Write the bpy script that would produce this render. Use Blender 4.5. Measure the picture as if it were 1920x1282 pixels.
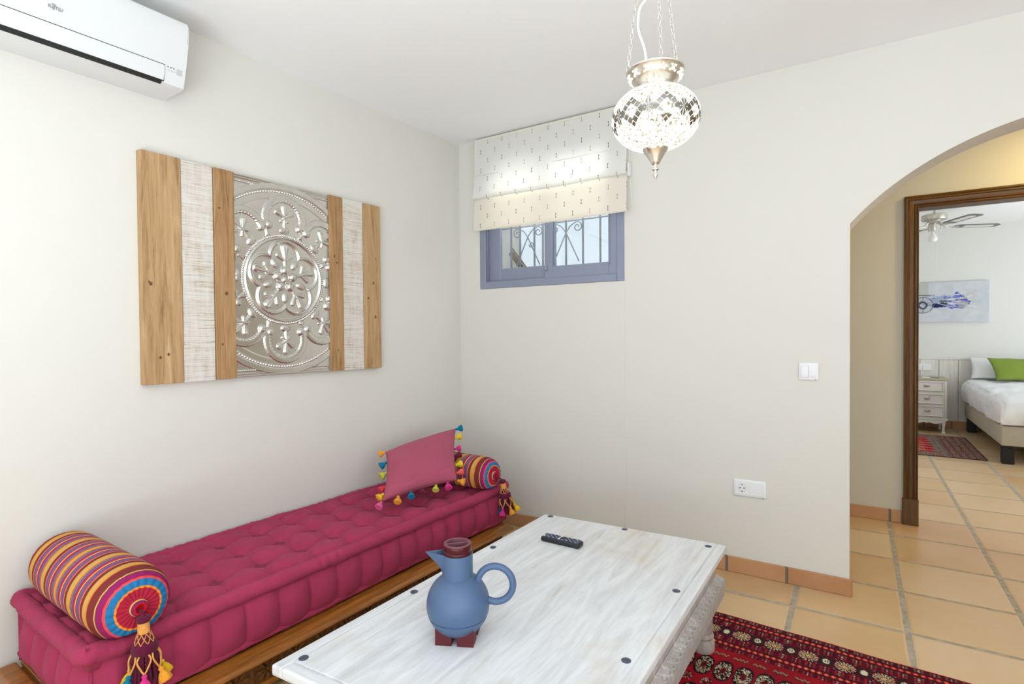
import bpy, bmesh, math, random
import numpy as np
from mathutils import Vector, Matrix, noise as mnoise

PI = math.pi
random.seed(7)
rng = np.random.default_rng(7)
scene = bpy.context.scene
for o in list(bpy.data.objects):
    bpy.data.objects.remove(o, do_unlink=True)
COL = scene.collection

# ------------------------------------------------------------------ camera
cam_d = bpy.data.cameras.new('camera')
cam = bpy.data.objects.new('camera', cam_d)
COL.objects.link(cam)
scene.camera = cam
F_PX, YAW, PITCH, ROLL = 1022.98, 0.5625, 0.0168, -0.0084
_f = Vector((-math.sin(YAW) * math.cos(PITCH), math.cos(YAW) * math.cos(PITCH), -math.sin(PITCH)))
_r = Vector((math.cos(YAW), math.sin(YAW), 0)); _u = _r.cross(_f)
_r2 = math.cos(ROLL) * _r + math.sin(ROLL) * _u
_u2 = -math.sin(ROLL) * _r + math.cos(ROLL) * _u
cam.matrix_world = Matrix(((_r2.x, _u2.x, -_f.x, 2.273), (_r2.y, _u2.y, -_f.y, -2.9549),
                           (_r2.z, _u2.z, -_f.z, 1.2336), (0, 0, 0, 1)))
cam_d.sensor_width = 36.0
cam_d.sensor_fit = 'HORIZONTAL'
cam_d.lens = F_PX / 1920 * 36
cam_d.clip_start = 0.02

# ------------------------------------------------------------------ view / world / lights
scene.view_settings.view_transform = 'Standard'
scene.view_settings.look = 'None'
scene.view_settings.gamma = 1.0
scene.view_settings.use_curve_mapping = False
scene.view_settings.exposure = 0.0

w = bpy.data.worlds.new('sky'); scene.world = w
w.use_nodes = True
_bg = w.node_tree.nodes['Background']
_bg.inputs[0].default_value = (0.80, 0.90, 1.0, 1)
_bg.inputs[1].default_value = 1.05


def area(name, loc, target, sx, sy, power, col=(1, 1, 1)):
    l = bpy.data.lights.new(name, 'AREA')
    l.shape = 'RECTANGLE'; l.size = sx; l.size_y = sy; l.energy = power; l.color = col
    o = bpy.data.objects.new(name, l); COL.objects.link(o)
    o.location = loc
    o.rotation_euler = (Vector(target) - Vector(loc)).to_track_quat('-Z', 'Y').to_euler()
    return o


# area lights standing for unseen windows behind and beside the camera, aimed upward
DAY = (0.79, 0.915, 1.05)
area('ceiling_fill_light', (2.4, -4.20, 0.40), (2.4, -4.1, 2.5), 2.8, 1.1, 120, DAY)  # added near the floor out of view, facing up to brighten the ceiling
area('side_window_daylight', (4.28, -3.3, 1.35), (1.8, -3.5, 3.0), 2.2, 1.8, 51, DAY)
# sky light falling on the upper part of the small wall window
area('wall_window_daylight', (0.67, 0.17, 2.17), (0.67, -1.0, 2.17), 0.95, 0.38, 5, (0.97, 0.98, 1.0))
# bedroom window out of view on the right
area('bedroom_window_daylight', (5.75, 3.4, 1.3), (2.9, 3.7, 3.2), 2.2, 2.0, 92, (0.88, 0.95, 1.0))
# warm hall ceiling lamp
area('hall_lamp_light', (3.45, 0.78, 2.44), (3.3, 0.9, 0), 0.25, 0.25, 13, (1.0, 0.77, 0.32))

# ------------------------------------------------------------------ helpers


def srgb(r, g, b):
    def f(c):
        c /= 255.0
        return c / 12.92 if c <= 0.04045 else ((c + 0.055) / 1.055) ** 2.4
    return (f(r), f(g), f(b), 1.0)


class S:
    """socket wrapper with arithmetic"""
    nt = None

    def __init__(s, k): s.k = k

    @staticmethod
    def m(op, *a):
        n = S.nt.nodes.new('ShaderNodeMath'); n.operation = op
        for i, v in enumerate(a):
            if isinstance(v, S): S.nt.links.new(v.k, n.inputs[i])
            else: n.inputs[i].default_value = v
        return S(n.outputs[0])

    def __add__(s, o): return S.m('ADD', s, o)
    __radd__ = __add__
    def __sub__(s, o): return S.m('SUBTRACT', s, o)
    def __rsub__(s, o): return S.m('SUBTRACT', o, s)
    def __mul__(s, o): return S.m('MULTIPLY', s, o)
    __rmul__ = __mul__
    def __truediv__(s, o): return S.m('DIVIDE', s, o)
    def __lt__(s, o): return S.m('LESS_THAN', s, o)
    def __gt__(s, o): return S.m('GREATER_THAN', s, o)
    def fract(s): return S.m('FRACT', s)
    def floor(s): return S.m('FLOOR', s)
    def abs(s): return S.m('ABSOLUTE', s)
    def max(s, o): return S.m('MAXIMUM', s, o)
    def min(s, o): return S.m('MINIMUM', s, o)
    def mod(s, o): return S.m('FLOORED_MODULO', s, o)


def new_mat(name):
    m = bpy.data.materials.new(name); m.use_nodes = True
    nt = m.node_tree; S.nt = nt
    return m, nt, nt.nodes['Principled BSDF']


def coords():
    n = S.nt.nodes.new('ShaderNodeTexCoord')
    sp = S.nt.nodes.new('ShaderNodeSeparateXYZ')
    S.nt.links.new(n.outputs['Object'], sp.inputs[0])
    return S(n.outputs['Object']), S(sp.outputs[0]), S(sp.outputs[1]), S(sp.outputs[2])


def combine(x, y, z):
    n = S.nt.nodes.new('ShaderNodeCombineXYZ')
    for i, v in enumerate((x, y, z)):
        if isinstance(v, S): S.nt.links.new(v.k, n.inputs[i])
        else: n.inputs[i].default_value = v
    return S(n.outputs[0])


def mapping(vec, scale=(1, 1, 1)):
    n = S.nt.nodes.new('ShaderNodeMapping'); n.inputs['Scale'].default_value = scale
    S.nt.links.new(vec.k, n.inputs[0]); return S(n.outputs[0])


def noise(vec, scale=5, detail=3, rough=0.5, dist=0.0):
    n = S.nt.nodes.new('ShaderNodeTexNoise')
    n.inputs['Scale'].default_value = scale; n.inputs['Detail'].default_value = detail
    n.inputs['Roughness'].default_value = rough; n.inputs['Distortion'].default_value = dist
    if vec is not None: S.nt.links.new(vec.k, n.inputs['Vector'])
    return S(n.outputs[0])


def white(vec):
    n = S.nt.nodes.new('ShaderNodeTexWhiteNoise'); n.noise_dimensions = '3D'
    S.nt.links.new(vec.k, n.inputs['Vector']); return S(n.outputs['Value'])


def mix(f, a, b):
    n = S.nt.nodes.new('ShaderNodeMix'); n.data_type = 'RGBA'
    for i, v in ((0, f), (6, a), (7, b)):
        if isinstance(v, S): S.nt.links.new(v.k, n.inputs[i])
        else: n.inputs[i].default_value = v
    return S(n.outputs[2])


def ramp(f, stops, interp='LINEAR'):
    n = S.nt.nodes.new('ShaderNodeValToRGB'); cr = n.color_ramp; cr.interpolation = interp
    while len(cr.elements) > 1: cr.elements.remove(cr.elements[-1])
    cr.elements[0].position = stops[0][0]; cr.elements[0].color = stops[0][1]
    for p, c in stops[1:]:
        e = cr.elements.new(p); e.color = c
    S.nt.links.new(f.k, n.inputs[0]); return S(n.outputs[0])


def bump(bs, h, strength=0.3, dist=0.01):
    n = S.nt.nodes.new('ShaderNodeBump')
    n.inputs['Strength'].default_value = strength; n.inputs['Distance'].default_value = dist
    S.nt.links.new(h.k, n.inputs['Height']); S.nt.links.new(n.outputs[0], bs.inputs['Normal'])


def setc(bs, c, key='Base Color'):
    if isinstance(c, S): S.nt.links.new(c.k, bs.inputs[key])
    else: bs.inputs[key].default_value = c


def pmat(name, c, rough=0.6, metal=0.0, var=0.0, vscale=6, bmp=0.0, bscale=60, stretch=(1, 1, 1), emit=None, estr=0, sheen=0.0, spec=0.5):
    m, nt, bs = new_mat(name)
    bs.inputs['Roughness'].default_value = rough; bs.inputs['Metallic'].default_value = metal
    bs.inputs['Specular IOR Level'].default_value = spec
    if sheen:
        bs.inputs['Sheen Weight'].default_value = sheen
        bs.inputs['Sheen Roughness'].default_value = 0.5
    v = mapping(coords()[0], stretch)
    if var:
        d = tuple(min(1, x * (1 - var)) for x in c[:3]) + (1,)
        e = tuple(min(1, x * (1 + var)) for x in c[:3]) + (1,)
        setc(bs, ramp(noise(v, vscale, 4, 0.6), [(0.3, d), (0.7, e)]))
    else:
        setc(bs, c)
    if bmp: bump(bs, noise(v, bscale, 3), bmp, 0.004)
    if emit:
        bs.inputs['Emission Color'].default_value = emit; bs.inputs['Emission Strength'].default_value = estr
    return m


class B:
    """mesh builder"""

    def __init__(s): s.bm = bmesh.new(); s.t = {}

    def box(s, lo, hi, bev=0.0, seg=2):
        c = [(a + b) / 2 for a, b in zip(lo, hi)]; d = [abs(b - a) for a, b in zip(lo, hi)]
        g = bmesh.ops.create_cube(s.bm, size=1.0)
        vs = g['verts']
        for v in vs: v.co = Vector((v.co.x * d[0] + c[0], v.co.y * d[1] + c[1], v.co.z * d[2] + c[2]))
        if bev:
            es = list({e for v in vs for e in v.link_edges})
            bmesh.ops.bevel(s.bm, geom=es, offset=bev, segments=seg, profile=0.5, affect='EDGES')
        return s

    def quad(s, pts):
        s.bm.faces.new([s.bm.verts.new(p) for p in pts]); return s

    def grid(s, P, closeu=False, closev=False):
        """P: array [n][m][3]"""
        n, m = len(P), len(P[0])
        V = [[s.bm.verts.new(P[i][j]) for j in range(m)] for i in range(n)]
        for i in range(n if closeu else n - 1):
            for j in range(m if closev else m - 1):
                a, b = V[i][j], V[(i + 1) % n][j]
                c, d = V[(i + 1) % n][(j + 1) % m], V[i][(j + 1) % m]
                try: s.bm.faces.new((a, b, c, d))
                except ValueError: pass
        return V

    def lathe(s, prof, seg=32, ctr=(0, 0, 0), rfun=None, cap=True, frame=None):
        """prof: list of (r,z); frame: 3x3 columns (x,y,axis)"""
        P = []
        for r, z in prof:
            row = []
            for k in range(seg):
                a = 2 * PI * k / seg
                rr = r * (rfun(a, z) if rfun else 1)
                p = Vector((rr * math.cos(a), rr * math.sin(a), z))
                if frame is not None: p = frame @ p
                row.append(p + Vector(ctr))
            P.append(row)
        V = s.grid(P, closev=True)
        if cap:
            for row, r in ((V[0], prof[0][0]), (V[-1], prof[-1][0])):
                if r > 1e-5:
                    try: s.bm.faces.new(row)
                    except ValueError: pass
        return V

    def tube(s, pts, r, seg=10, closed=False, taper=None):
        pts = [Vector(p) for p in pts]; n = len(pts)
        rows = []; up = None
        for i in range(n):
            if closed: t = pts[(i + 1) % n] - pts[i - 1]
            else: t = pts[min(i + 1, n - 1)] - pts[max(i - 1, 0)]
            if t.length < 1e-9: t = Vector((0, 0, 1))
            t.normalize()
            if up is None:
                up = Vector((0, 0, 1)) if abs(t.z) < 0.9 else Vector((1, 0, 0))
            x = t.cross(up)
            if x.length < 1e-6: x = t.cross(Vector((0, 1, 0)))
            x.normalize(); y = x.cross(t); up = y
            rr = r[i] if isinstance(r, (list, tuple, np.ndarray)) else r
            rows.append([pts[i] + rr * (math.cos(2 * PI * k / seg) * x + math.sin(2 * PI * k / seg) * y) for k in range(seg)])
        V = s.grid(rows, closeu=closed, closev=True)
        if not closed:
            for row in (V[0], V[-1]):
                try: s.bm.faces.new(row)
                except ValueError: pass
        return s

    def prism(s, poly, a, b, axis='y'):
        """extrude 2D polygon between a and b along an axis. axis y: poly=(x,z); z: (x,y); x:(y,z)"""
        def mk(p, t):
            return {'y': (p[0], t, p[1]), 'z': (p[0], p[1], t), 'x': (t, p[0], p[1])}[axis]
        A = [s.bm.verts.new(mk(p, a)) for p in poly]; C = [s.bm.verts.new(mk(p, b)) for p in poly]
        n = len(poly)
        s.bm.faces.new(A); s.bm.faces.new(C)
        for i in range(n): s.bm.faces.new((A[i], A[(i + 1) % n], C[(i + 1) % n], C[i]))
        return s

    def sphere(s, c, r, sc=(1, 1, 1), u=16, v=10):
        g = bmesh.ops.create_uvsphere(s.bm, u_segments=u, v_segments=v, radius=r)
        for x in g['verts']:
            x.co = Vector((x.co.x * sc[0] + c[0], x.co.y * sc[1] + c[1], x.co.z * sc[2] + c[2]))
        return s

    def xf(s, M):
        bmesh.ops.transform(s.bm, matrix=M, verts=s.bm.verts); return s


def finish(name, b, mat, smooth=None, attr=None):
    bm = b.bm if isinstance(b, B) else b
    bmesh.ops.recalc_face_normals(bm, faces=bm.faces)
    me = bpy.data.meshes.new(name); bm.to_mesh(me); bm.free()
    if attr is not None:
        for k, (typ, data) in attr.items():
            a = me.attributes.new(k, typ, 'POINT')
            a.data.foreach_set('color' if typ == 'FLOAT_COLOR' else 'value', np.asarray(data, dtype=np.float32).ravel())
    for m in (mat if isinstance(mat, (list, tuple)) else [mat]): me.materials.append(m)
    if smooth is not None:
        me.polygons.foreach_set('use_smooth', [True] * len(me.polygons))
        if smooth < 180: me.set_sharp_from_angle(angle=math.radians(smooth))
    o = bpy.data.objects.new(name, me); COL.objects.link(o)
    return o


def tag(o, label, cat, group=None, kind=None):
    if label: o['label'] = label
    if cat: o['category'] = cat
    if group: o['group'] = group
    if kind: o['kind'] = kind
    return o


def struct(name, b, mat, smooth=None, label=None):
    o = finish(name, b, mat, smooth); o['kind'] = 'structure'
    if label: o['label'] = label
    return o


class Thing:
    def __init__(s, name, label, cat, base=(0, 0, 0), rotz=0.0, group=None, world=None, kind=None):
        """base in the frame whose parts are described; rotz turns that frame about the world origin"""
        s.e = bpy.data.objects.new(name, None); COL.objects.link(s.e)
        s.e.empty_display_size = 0.05
        s.base = Vector(base)
        R = Matrix.Rotation(rotz, 4, 'Z')
        loc = world if world is not None else R @ s.base
        s.e.location = loc; s.e.rotation_euler = (0, 0, rotz)
        if kind: s.e['kind'] = kind
        tag(s.e, label, cat, group)

    def part(s, name, b, mat, smooth=None, parent=None, label=None, attr=None):
        b.xf(Matrix.Translation(-s.base))
        if 'tassel' in name and s.e.name.startswith('bolster'):
            lim = 0.653 - s.base.x
            for v in b.bm.verts:
                if v.co.x < lim and v.co.z + s.base.z < 0.43: v.co.x = lim + (v.co.x - lim) * 0.06
        o = finish(name, b, mat, smooth, attr)
        o.parent = parent if parent is not None else s.e
        if label: o['label'] = label
        return o


def smoothpath(pts, n=8):
    """catmull-rom"""
    P = [Vector(p) for p in pts]; out = []
    for i in range(len(P) - 1):
        p0 = P[max(i - 1, 0)]; p1 = P[i]; p2 = P[i + 1]; p3 = P[min(i + 2, len(P) - 1)]
        for k in range(n):
            t = k / n
            out.append(0.5 * ((2 * p1) + (p2 - p0) * t + (2 * p0 - 5 * p1 + 4 * p2 - p3) * t * t + (-p0 + 3 * p1 - 3 * p2 + p3) * t ** 3))
    out.append(P[-1]); return out


LW = -0.0415                     # the long side wall is not quite square to the window wall
H = 2.5                          # ceiling height

# ------------------------------------------------------------------ materials
WALL = pmat('warm_white_plaster', srgb(224, 220, 211), 0.9, bmp=0.12, bscale=45)
CEIL = pmat('white_ceiling_paint', srgb(248, 248, 247), 0.9)
HALLW = pmat('dimmed_hall_plaster', srgb(210, 204, 189), 0.9, bmp=0.1, bscale=45)  # same white plaster as the walls, darkened to carry the hall's dimness
BEDW = pmat('bedroom_plaster', srgb(226, 225, 221), 0.9)
WHITE = pmat('white_plastic', srgb(238, 238, 238), 0.35)
ACW = pmat('air_conditioner_white', srgb(224, 224, 223), 0.4)
BLACK = pmat('black_gap', srgb(14, 14, 14), 0.6)
GREYP = pmat('pale_grey_print', srgb(196, 196, 196), 0.5)
DGREY = pmat('dark_grey_print', srgb(120, 120, 122), 0.5)
ALU = pmat('blue_grey_aluminium', srgb(142, 149, 168), 0.45, 0.2)
SILVER = pmat('silver_metal', srgb(226, 222, 213), 0.24, 0.95)
STEEL = pmat('brushed_steel', srgb(176, 172, 164), 0.3, 1.0)
IRON = pmat('glare_lightened_iron', srgb(150, 156, 166), 0.6)  # colour lightened to imitate overexposed daylight around the bars
FABRIC = pmat('plum_cotton', srgb(168, 58, 90), 0.9, var=0.09, vscale=9, bmp=0.25, bscale=500, sheen=0.05, spec=0.1)
CUSHF = pmat('dusty_rose_cotton', srgb(176, 84, 106), 0.9, var=0.07, vscale=6, bmp=0.25, bscale=500, sheen=0.1, spec=0.1)
JUGB = pmat('matt_blue_plastic', srgb(74, 97, 130), 0.42)
JUGR = pmat('maroon_plastic', srgb(74, 12, 20), 0.32, spec=0.3)
JUGRM = pmat('matt_maroon_plastic', srgb(88, 32, 38), 0.5, spec=0.25)
PURP = pmat('purple_rim_plastic', srgb(112, 64, 76), 0.5)


def tile_floor():
    m, nt, bs = new_mat('terracotta_floor_tiles')
    v, x, y, z = coords()
    u = (x - 2.035 + 42.0) / 0.42; q = (y + 0.24 + 42.0) / 0.42
    wob = (noise(v, 9, 2) - 0.5) * 0.006
    fu = ((u.fract() - 0.5).abs() * -1.0 + 0.5) * 0.42 + wob
    fq = ((q.fract() - 0.5).abs() * -1.0 + 0.5) * 0.42 + wob
    d = (fu - 0.0115).min(fq - 0.0088)
    joint = d < 0.0
    idv = combine(u.floor(), q.floor(), 3.0)
    rnd = white(idv)
    big = noise(v, 2.7, 4, 0.6)
    base = ramp(big * 0.6 + rnd * 0.4, [(0.15, srgb(200, 156, 108)), (0.5, srgb(211, 178, 134)), (0.85, srgb(222, 194, 158))])
    grout = ramp(noise(v, 30, 3), [(0.3, srgb(150, 138, 122)), (0.7, srgb(184, 174, 158))])
    setc(bs, mix(joint, base, grout))
    S.nt.links.new((joint * 0.4 + 0.3).k, bs.inputs['Roughness'])
    hh = (d * 60.0).max(0.0).min(0.5) + noise(v, 12, 3) * 0.12
    bump(bs, hh, 0.5, 0.006)
    return m


def skirting_mat(off=0.0):
    m, nt, bs = new_mat('terracotta_skirting')
    v, x, y, z = coords()
    u = (x + y - 1.978 + off + 41.625) / 0.2775
    f = ((u.fract() - 0.5).abs() * -1.0 + 0.5) * 0.2775
    joint = f < 0.007
    rnd = white(combine(u.floor(), 1.0, 2.0))
    c = ramp(noise(v, 7, 3) * 0.5 + rnd * 0.5, [(0.2, srgb(178, 124, 84)), (0.8, srgb(202, 154, 112))])
    setc(bs, mix(joint, c, srgb(112, 100, 86)))
    bs.inputs['Roughness'].default_value = 0.5
    bump(bs, (f * 60.0).min(0.6), 0.4, 0.004)
    return m


def wood(name, stops, stretch=(14, 14, 0.9), scale=2.2, rough=0.55, dist=1.2, b=0.15):
    m, nt, bs = new_mat(name)
    v = mapping(coords()[0], stretch)
    n1 = noise(v, scale, 6, 0.6, dist); n2 = noise(v, scale * 7, 3, 0.6)
    setc(bs, ramp(n1 * 0.75 + n2 * 0.25, stops))
    bs.inputs['Roughness'].default_value = rough
    bump(bs, n2, b, 0.003)
    return m


FLOOR = tile_floor()
SKIRT = skirting_mat()
DWOOD = wood('dark_walnut_stain', [(0.3, srgb(48, 28, 5)), (0.55, srgb(96, 61, 14)), (0.75, srgb(130, 86, 24))], rough=0.4)
DWOODX = wood('dark_walnut_stain_cross', [(0.3, srgb(48, 28, 5)), (0.55, srgb(96, 61, 14)), (0.75, srgb(130, 86, 24))], stretch=(0.9, 14, 14), rough=0.4)
DAYW = wood('honey_brown_wood', [(0.3, srgb(104, 60, 18)), (0.55, srgb(160, 98, 34)), (0.75, srgb(188, 124, 54))], stretch=(14, 0.9, 14), rough=0.35)
PINE = wood('brown_pine', [(0.30, srgb(126, 90, 52)), (0.46, srgb(178, 140, 96)), (0.62, srgb(196, 160, 116)), (0.75, srgb(212, 182, 140))], stretch=(16, 16, 1.1), rough=0.6)
PINE2 = wood('darker_brown_pine', [(0.30, srgb(112, 78, 42)), (0.46, srgb(164, 124, 80)), (0.62, srgb(184, 146, 102)), (0.75, srgb(202, 168, 124))], stretch=(16, 16, 1.1), rough=0.6)


def whitewash_plank():
    m, nt, bs = new_mat('whitewashed_sawn_plank')
    v = coords()[0]
    saw = noise(mapping(v, (5, 5, 230)), 1.3, 3, 0.7)
    patch = noise(mapping(v, (26, 26, 5)), 1.2, 4, 0.65)
    c = ramp(saw * 0.66 + patch * 0.34, [(0.36, srgb(176, 148, 116)), (0.44, srgb(208, 195, 178)), (0.50, srgb(220, 213, 203)), (0.62, srgb(228, 223, 216))])
    setc(bs, c); bs.inputs['Roughness'].default_value = 0.8
    bump(bs, saw, 0.5, 0.004)
    return m


WASH = whitewash_plank()


def whitewash_table(name, stretch, light=(225, 226, 229)):
    m, nt, bs = new_mat(name)
    v0 = coords()[0]
    v = mapping(v0, stretch)
    n1 = noise(v, 1.6, 7, 0.62, 1.6); n2 = noise(v, 9, 4, 0.7)
    pt = noise(mapping(v0, (2.2, 1.5, 1)), 1.4, 3, 0.6, 0.6)
    L = srgb(*light); Mx = srgb(light[0] - 16, light[1] - 18, light[2] - 19); D = srgb(192, 183, 174)
    tan = srgb(206, 188, 160)
    c = ramp(n1 * 0.7 + n2 * 0.3, [(0.30, D), (0.40, Mx), (0.56, L), (0.75, srgb(238, 238, 237))])
    c = mix(S.m('MULTIPLY', (pt - 0.57).max(0.0), 3.0).min(0.8), c, tan)
    setc(bs, c); bs.inputs['Roughness'].default_value = 0.5
    bump(bs, n1 * 0.6 + n2 * 0.4, 0.18, 0.004)
    return m


TABW = whitewash_table('whitewashed_mango_wood', (9, 1.0, 9))
TABX = whitewash_table('whitewashed_mango_wood_cross', (1.0, 9, 9))
TABG = whitewash_table('shade_greyed_whitewash_wood', (6, 6, 1.2), (180, 174, 170))  # whitewash greyed so the table sides read as standing in shade

# ------------------------------------------------------------------ room shell
b = B(); b.box((-1.0, -5.2, -0.12), (6.4, 6.2, 0.0)); struct('floor', b, FLOOR)
b = B()
b.box((-0.5, -4.9, H), (4.6, 0.2, H + 0.15))
b.box((1.45, 0.2, H), (5.4, 1.42, H + 0.15))
b.box((2.05, 1.42, H), (6.1, 5.9, H + 0.15))
struct('ceiling', b, CEIL)
# long wall on the left
b = B(); b.box((-0.2, -4.95, 0), (0, 0.02, H)); o = struct('wall_left', b, WALL); o.rotation_euler = (0, 0, LW)
# window wall with the arch
WX0, WX1, WZ0, WZ1 = 0.167, 1.166, 1.523, 2.37
AX0, AX1, ASZ = 2.249, 3.95, 1.722
ACX = (AX0 + AX1) / 2
# arch: circular segment through springing (2.249,1.722) and (2.84,2.078)
_dx = ACX - AX0; _h2x = ACX - 2.84; _k = 2.078 - ASZ
# (ASZ - zc)^2 + dx^2 = (2.078 - zc)^2 + h2x^2
_zc = (2.078 ** 2 - ASZ ** 2 + _h2x ** 2 - _dx ** 2) / (2 * _k)
_R = math.hypot(_dx, ASZ - _zc)
b = B()
T = 0.2
b.box((-0.1, 0, 0), (WX0, T, H))
b.box((WX0, 0, 0), (WX1, T, WZ0)); b.box((WX0, 0, WZ1), (WX1, T, H))
b.box((WX1, 0, 0), (AX0, T, H)); b.box((AX1, 0, 0), (4.6, T, H))
N = 48
arc = [(AX0 + (AX1 - AX0) * i / N,) for i in range(N + 1)]
arc = [(a[0], _zc + math.sqrt(max(0, _R * _R - (a[0] - ACX) ** 2))) for a in arc]
for i in range(N):
    (xa, za), (xb, zb) = arc[i], arc[i + 1]
    b.prism([(xa, za), (xb, zb), (xb, H), (xa, H)], 0, T)
bmesh.ops.remove_doubles(b.bm, verts=b.bm.verts, dist=1e-5)
# faint raised line where a conduit was plastered in
b.tube([(1.165, 0.0005, 0.10), (1.172, 0.0005, 0.5), (1.166, 0.0005, 1.0), (1.170, 0.0005, 1.5)], 0.0022, 8)
struct('wall_far', b, WALL)
b = B(); b.box((4.4, -4.9, 0), (4.6, 0, H)); struct('wall_right', b, WALL)
b = B(); b.box((-0.45, -4.95, 0), (4.6, -4.75, H)); struct('wall_back', b, WALL)
# hall
HY = 1.30; HT = 0.12
DX0, DX1, DZ = 2.605, 3.43, 1.99
b = B()
b.box((1.45, HY, 0), (DX0 - 0.02, HY + HT, H)); b.box((DX1 + 0.02, HY, 0), (6.1, HY + HT, H))
b.box((DX0 - 0.02, HY, DZ + 0.02), (DX1 + 0.02, HY + HT, H))
struct('wall_hall', b, HALLW)
b = B(); b.box((1.45, T, 0), (1.6, HY, H)); struct('wall_hall_left', b, HALLW)
b = B(); b.box((5.2, T, 0), (5.4, HY, H)); struct('wall_hall_right', b, HALLW)
# bedroom
BY = 5.65
b = B(); b.box((2.05, BY, 0), (6.1, BY + 0.15, H)); struct('wall_bedroom_far', b, BEDW)
b = B(); b.box((2.05, HY + HT, 0), (2.2, BY, H)); struct('wall_bedroom_left', b, BEDW)
b = B(); b.box((5.95, HY + HT, 0), (6.1, BY, H)); struct('wall_bedroom_right', b, BEDW)

# skirting tiles
SKH = 0.08


def skirt(b, x0, x1, y, d=0.012):
    b.box((x0, y - d, 0), (x1, y, SKH), 0.003, 1)


b = B(); skirt(b, 0.0, AX0 + 0.012, 0); struct('baseboard_far', b, SKIRT)
b = B(); skirt(b, 1.6, DX0 - 0.085, HY); struct('baseboard_hall', b, skirting_mat(0.1726))
b = B(); b.box((2.2, BY - 0.012, 0), (5.95, BY, 0.095), 0.003, 1); struct('baseboard_bedroom', b, SKIRT)

# bedroom wainscot: whitewashed boards with a cap rail
WAINS = wood('whitewashed_boards', [(0.3, srgb(212, 208, 198)), (0.5, srgb(226, 223, 215)), (0.7, srgb(233, 231, 225))], stretch=(12, 12, 0.8), rough=0.7)
b = B()
x = 2.2; k = 0
while x < 5.9:
    b.box((x + 0.0015, BY - 0.018, 0.097), (min(x + 0.187, 5.95), BY, 0.855), 0.002, 1); x += 0.19
b.box((2.2, BY - 0.026, 0.855), (5.95, BY, 0.882), 0.005, 2)
struct('trim_1', b, WAINS, label='whitewashed board wainscot behind the bed')

# ------------------------------------------------------------------ bedroom door frame
door = Thing('door_1', 'dark wooden door frame of the bedroom doorway', None, (DX0, HY, 0), kind='structure')
CW = 0.075   # casing width


def casing_profile():
    # (offset from the opening edge outward, projection from the wall)
    return [(0, 0), (0, 0.012), (0.006, 0.016), (0.010, 0.012), (0.016, 0.012), (0.020, 0.018), (0.026, 0.014),
            (0.032, 0.016), (0.046, 0.018), (0.050, 0.024), (0.058, 0.022), (0.066, 0.028), (CW, 0.026), (CW, 0)]


pr = casing_profile()
for nm, side in (('left', -1), ('right', 1)):
    b = B()
    xe = DX0 if side < 0 else DX1
    zc = 0.165
    rows = []
    for (o_, p_) in pr:
        rows.append([(xe + side * o_, HY - p_, zc), (xe + side * o_, HY - p_, DZ + o_)])
    b.grid(rows)
    door.part('casing_upright', b, DWOOD)
    b = B()
    if side < 0: b.box((xe - CW - 0.006, HY - 0.034, 0), (xe + 0.002, HY, zc), 0.002, 1)
    else: b.box((xe - 0.002, HY - 0.034, 0), (xe + CW + 0.006, HY, zc), 0.002, 1)
    door.part('plinth_block', b, DWOOD)
b = B()
b.grid([[(DX0 - o_, HY - p_, DZ + o_), (DX1 + o_, HY - p_, DZ + o_)] for (o_, p_) in pr])
door.part('casing_head', b, DWOODX)
b = B()
b.box((DX0 - 0.02, HY - 0.001, 0), (DX0, HY + HT + 0.001, DZ)); b.box((DX1, HY - 0.001, 0), (DX1 + 0.02, HY + HT + 0.001, DZ))
b.box((DX0 - 0.02, HY - 0.001, DZ), (DX1 + 0.02, HY + HT + 0.001, DZ + 0.02))
door.part('jamb_lining', b, DWOOD)

# ------------------------------------------------------------------ window
win = Thing('window_1', 'grey blue aluminium sliding window behind the roman blind', None, (WX0, 0, WZ0), kind='structure')
FY0, FY1 = -0.006, 0.09


def frame_rect(b, x0, x1, z0, z1, w, y0, y1, bev=0.003, wb=None, wl=None):
    wb = wb or w; wl = wl or w
    b.box((x0, y0, z0), (x0 + wl, y1, z1), bev, 1); b.box((x1 - w, y0, z0), (x1, y1, z1), bev, 1)
    b.box((x0 + wl, y0, z0), (x1 - w, y1, z0 + wb), bev, 1); b.box((x0 + wl, y0, z1 - w), (x1 - w, y1, z1), bev, 1)


b = B()
frame_rect(b, WX0, WX1, WZ0, WZ1, 0.045, FY0, FY1)
b.box((WX0 + 0.045, 0.018, WZ0 + 0.045), (WX1 - 0.045, 0.024, WZ0 + 0.052))
b.box((WX0 + 0.060, 0.0, WZ0 + 0.03), (WX0 + 0.063, 0.004, WZ1 - 0.03))
win.part('frame', b, ALU)
GL = bpy.data.materials.new('window_glass'); GL.use_nodes = True
nt = GL.node_tree; nt.nodes.clear()
_o = nt.nodes.new('ShaderNodeOutputMaterial'); _m = nt.nodes.new('ShaderNodeMixShader'); _t = nt.nodes.new('ShaderNodeBsdfTransparent'); _g = nt.nodes.new('ShaderNodeBsdfGlossy')
_g.inputs['Roughness'].default_value = 0.02; _m.inputs[0].default_value = 0.06; _t.inputs[0].default_value = (0.96, 0.98, 0.98, 1)
nt.links.new(_t.outputs[0], _m.inputs[1]); nt.links.new(_g.outputs[0], _m.inputs[2]); nt.links.new(_m.outputs[0], _o.inputs[0])
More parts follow.
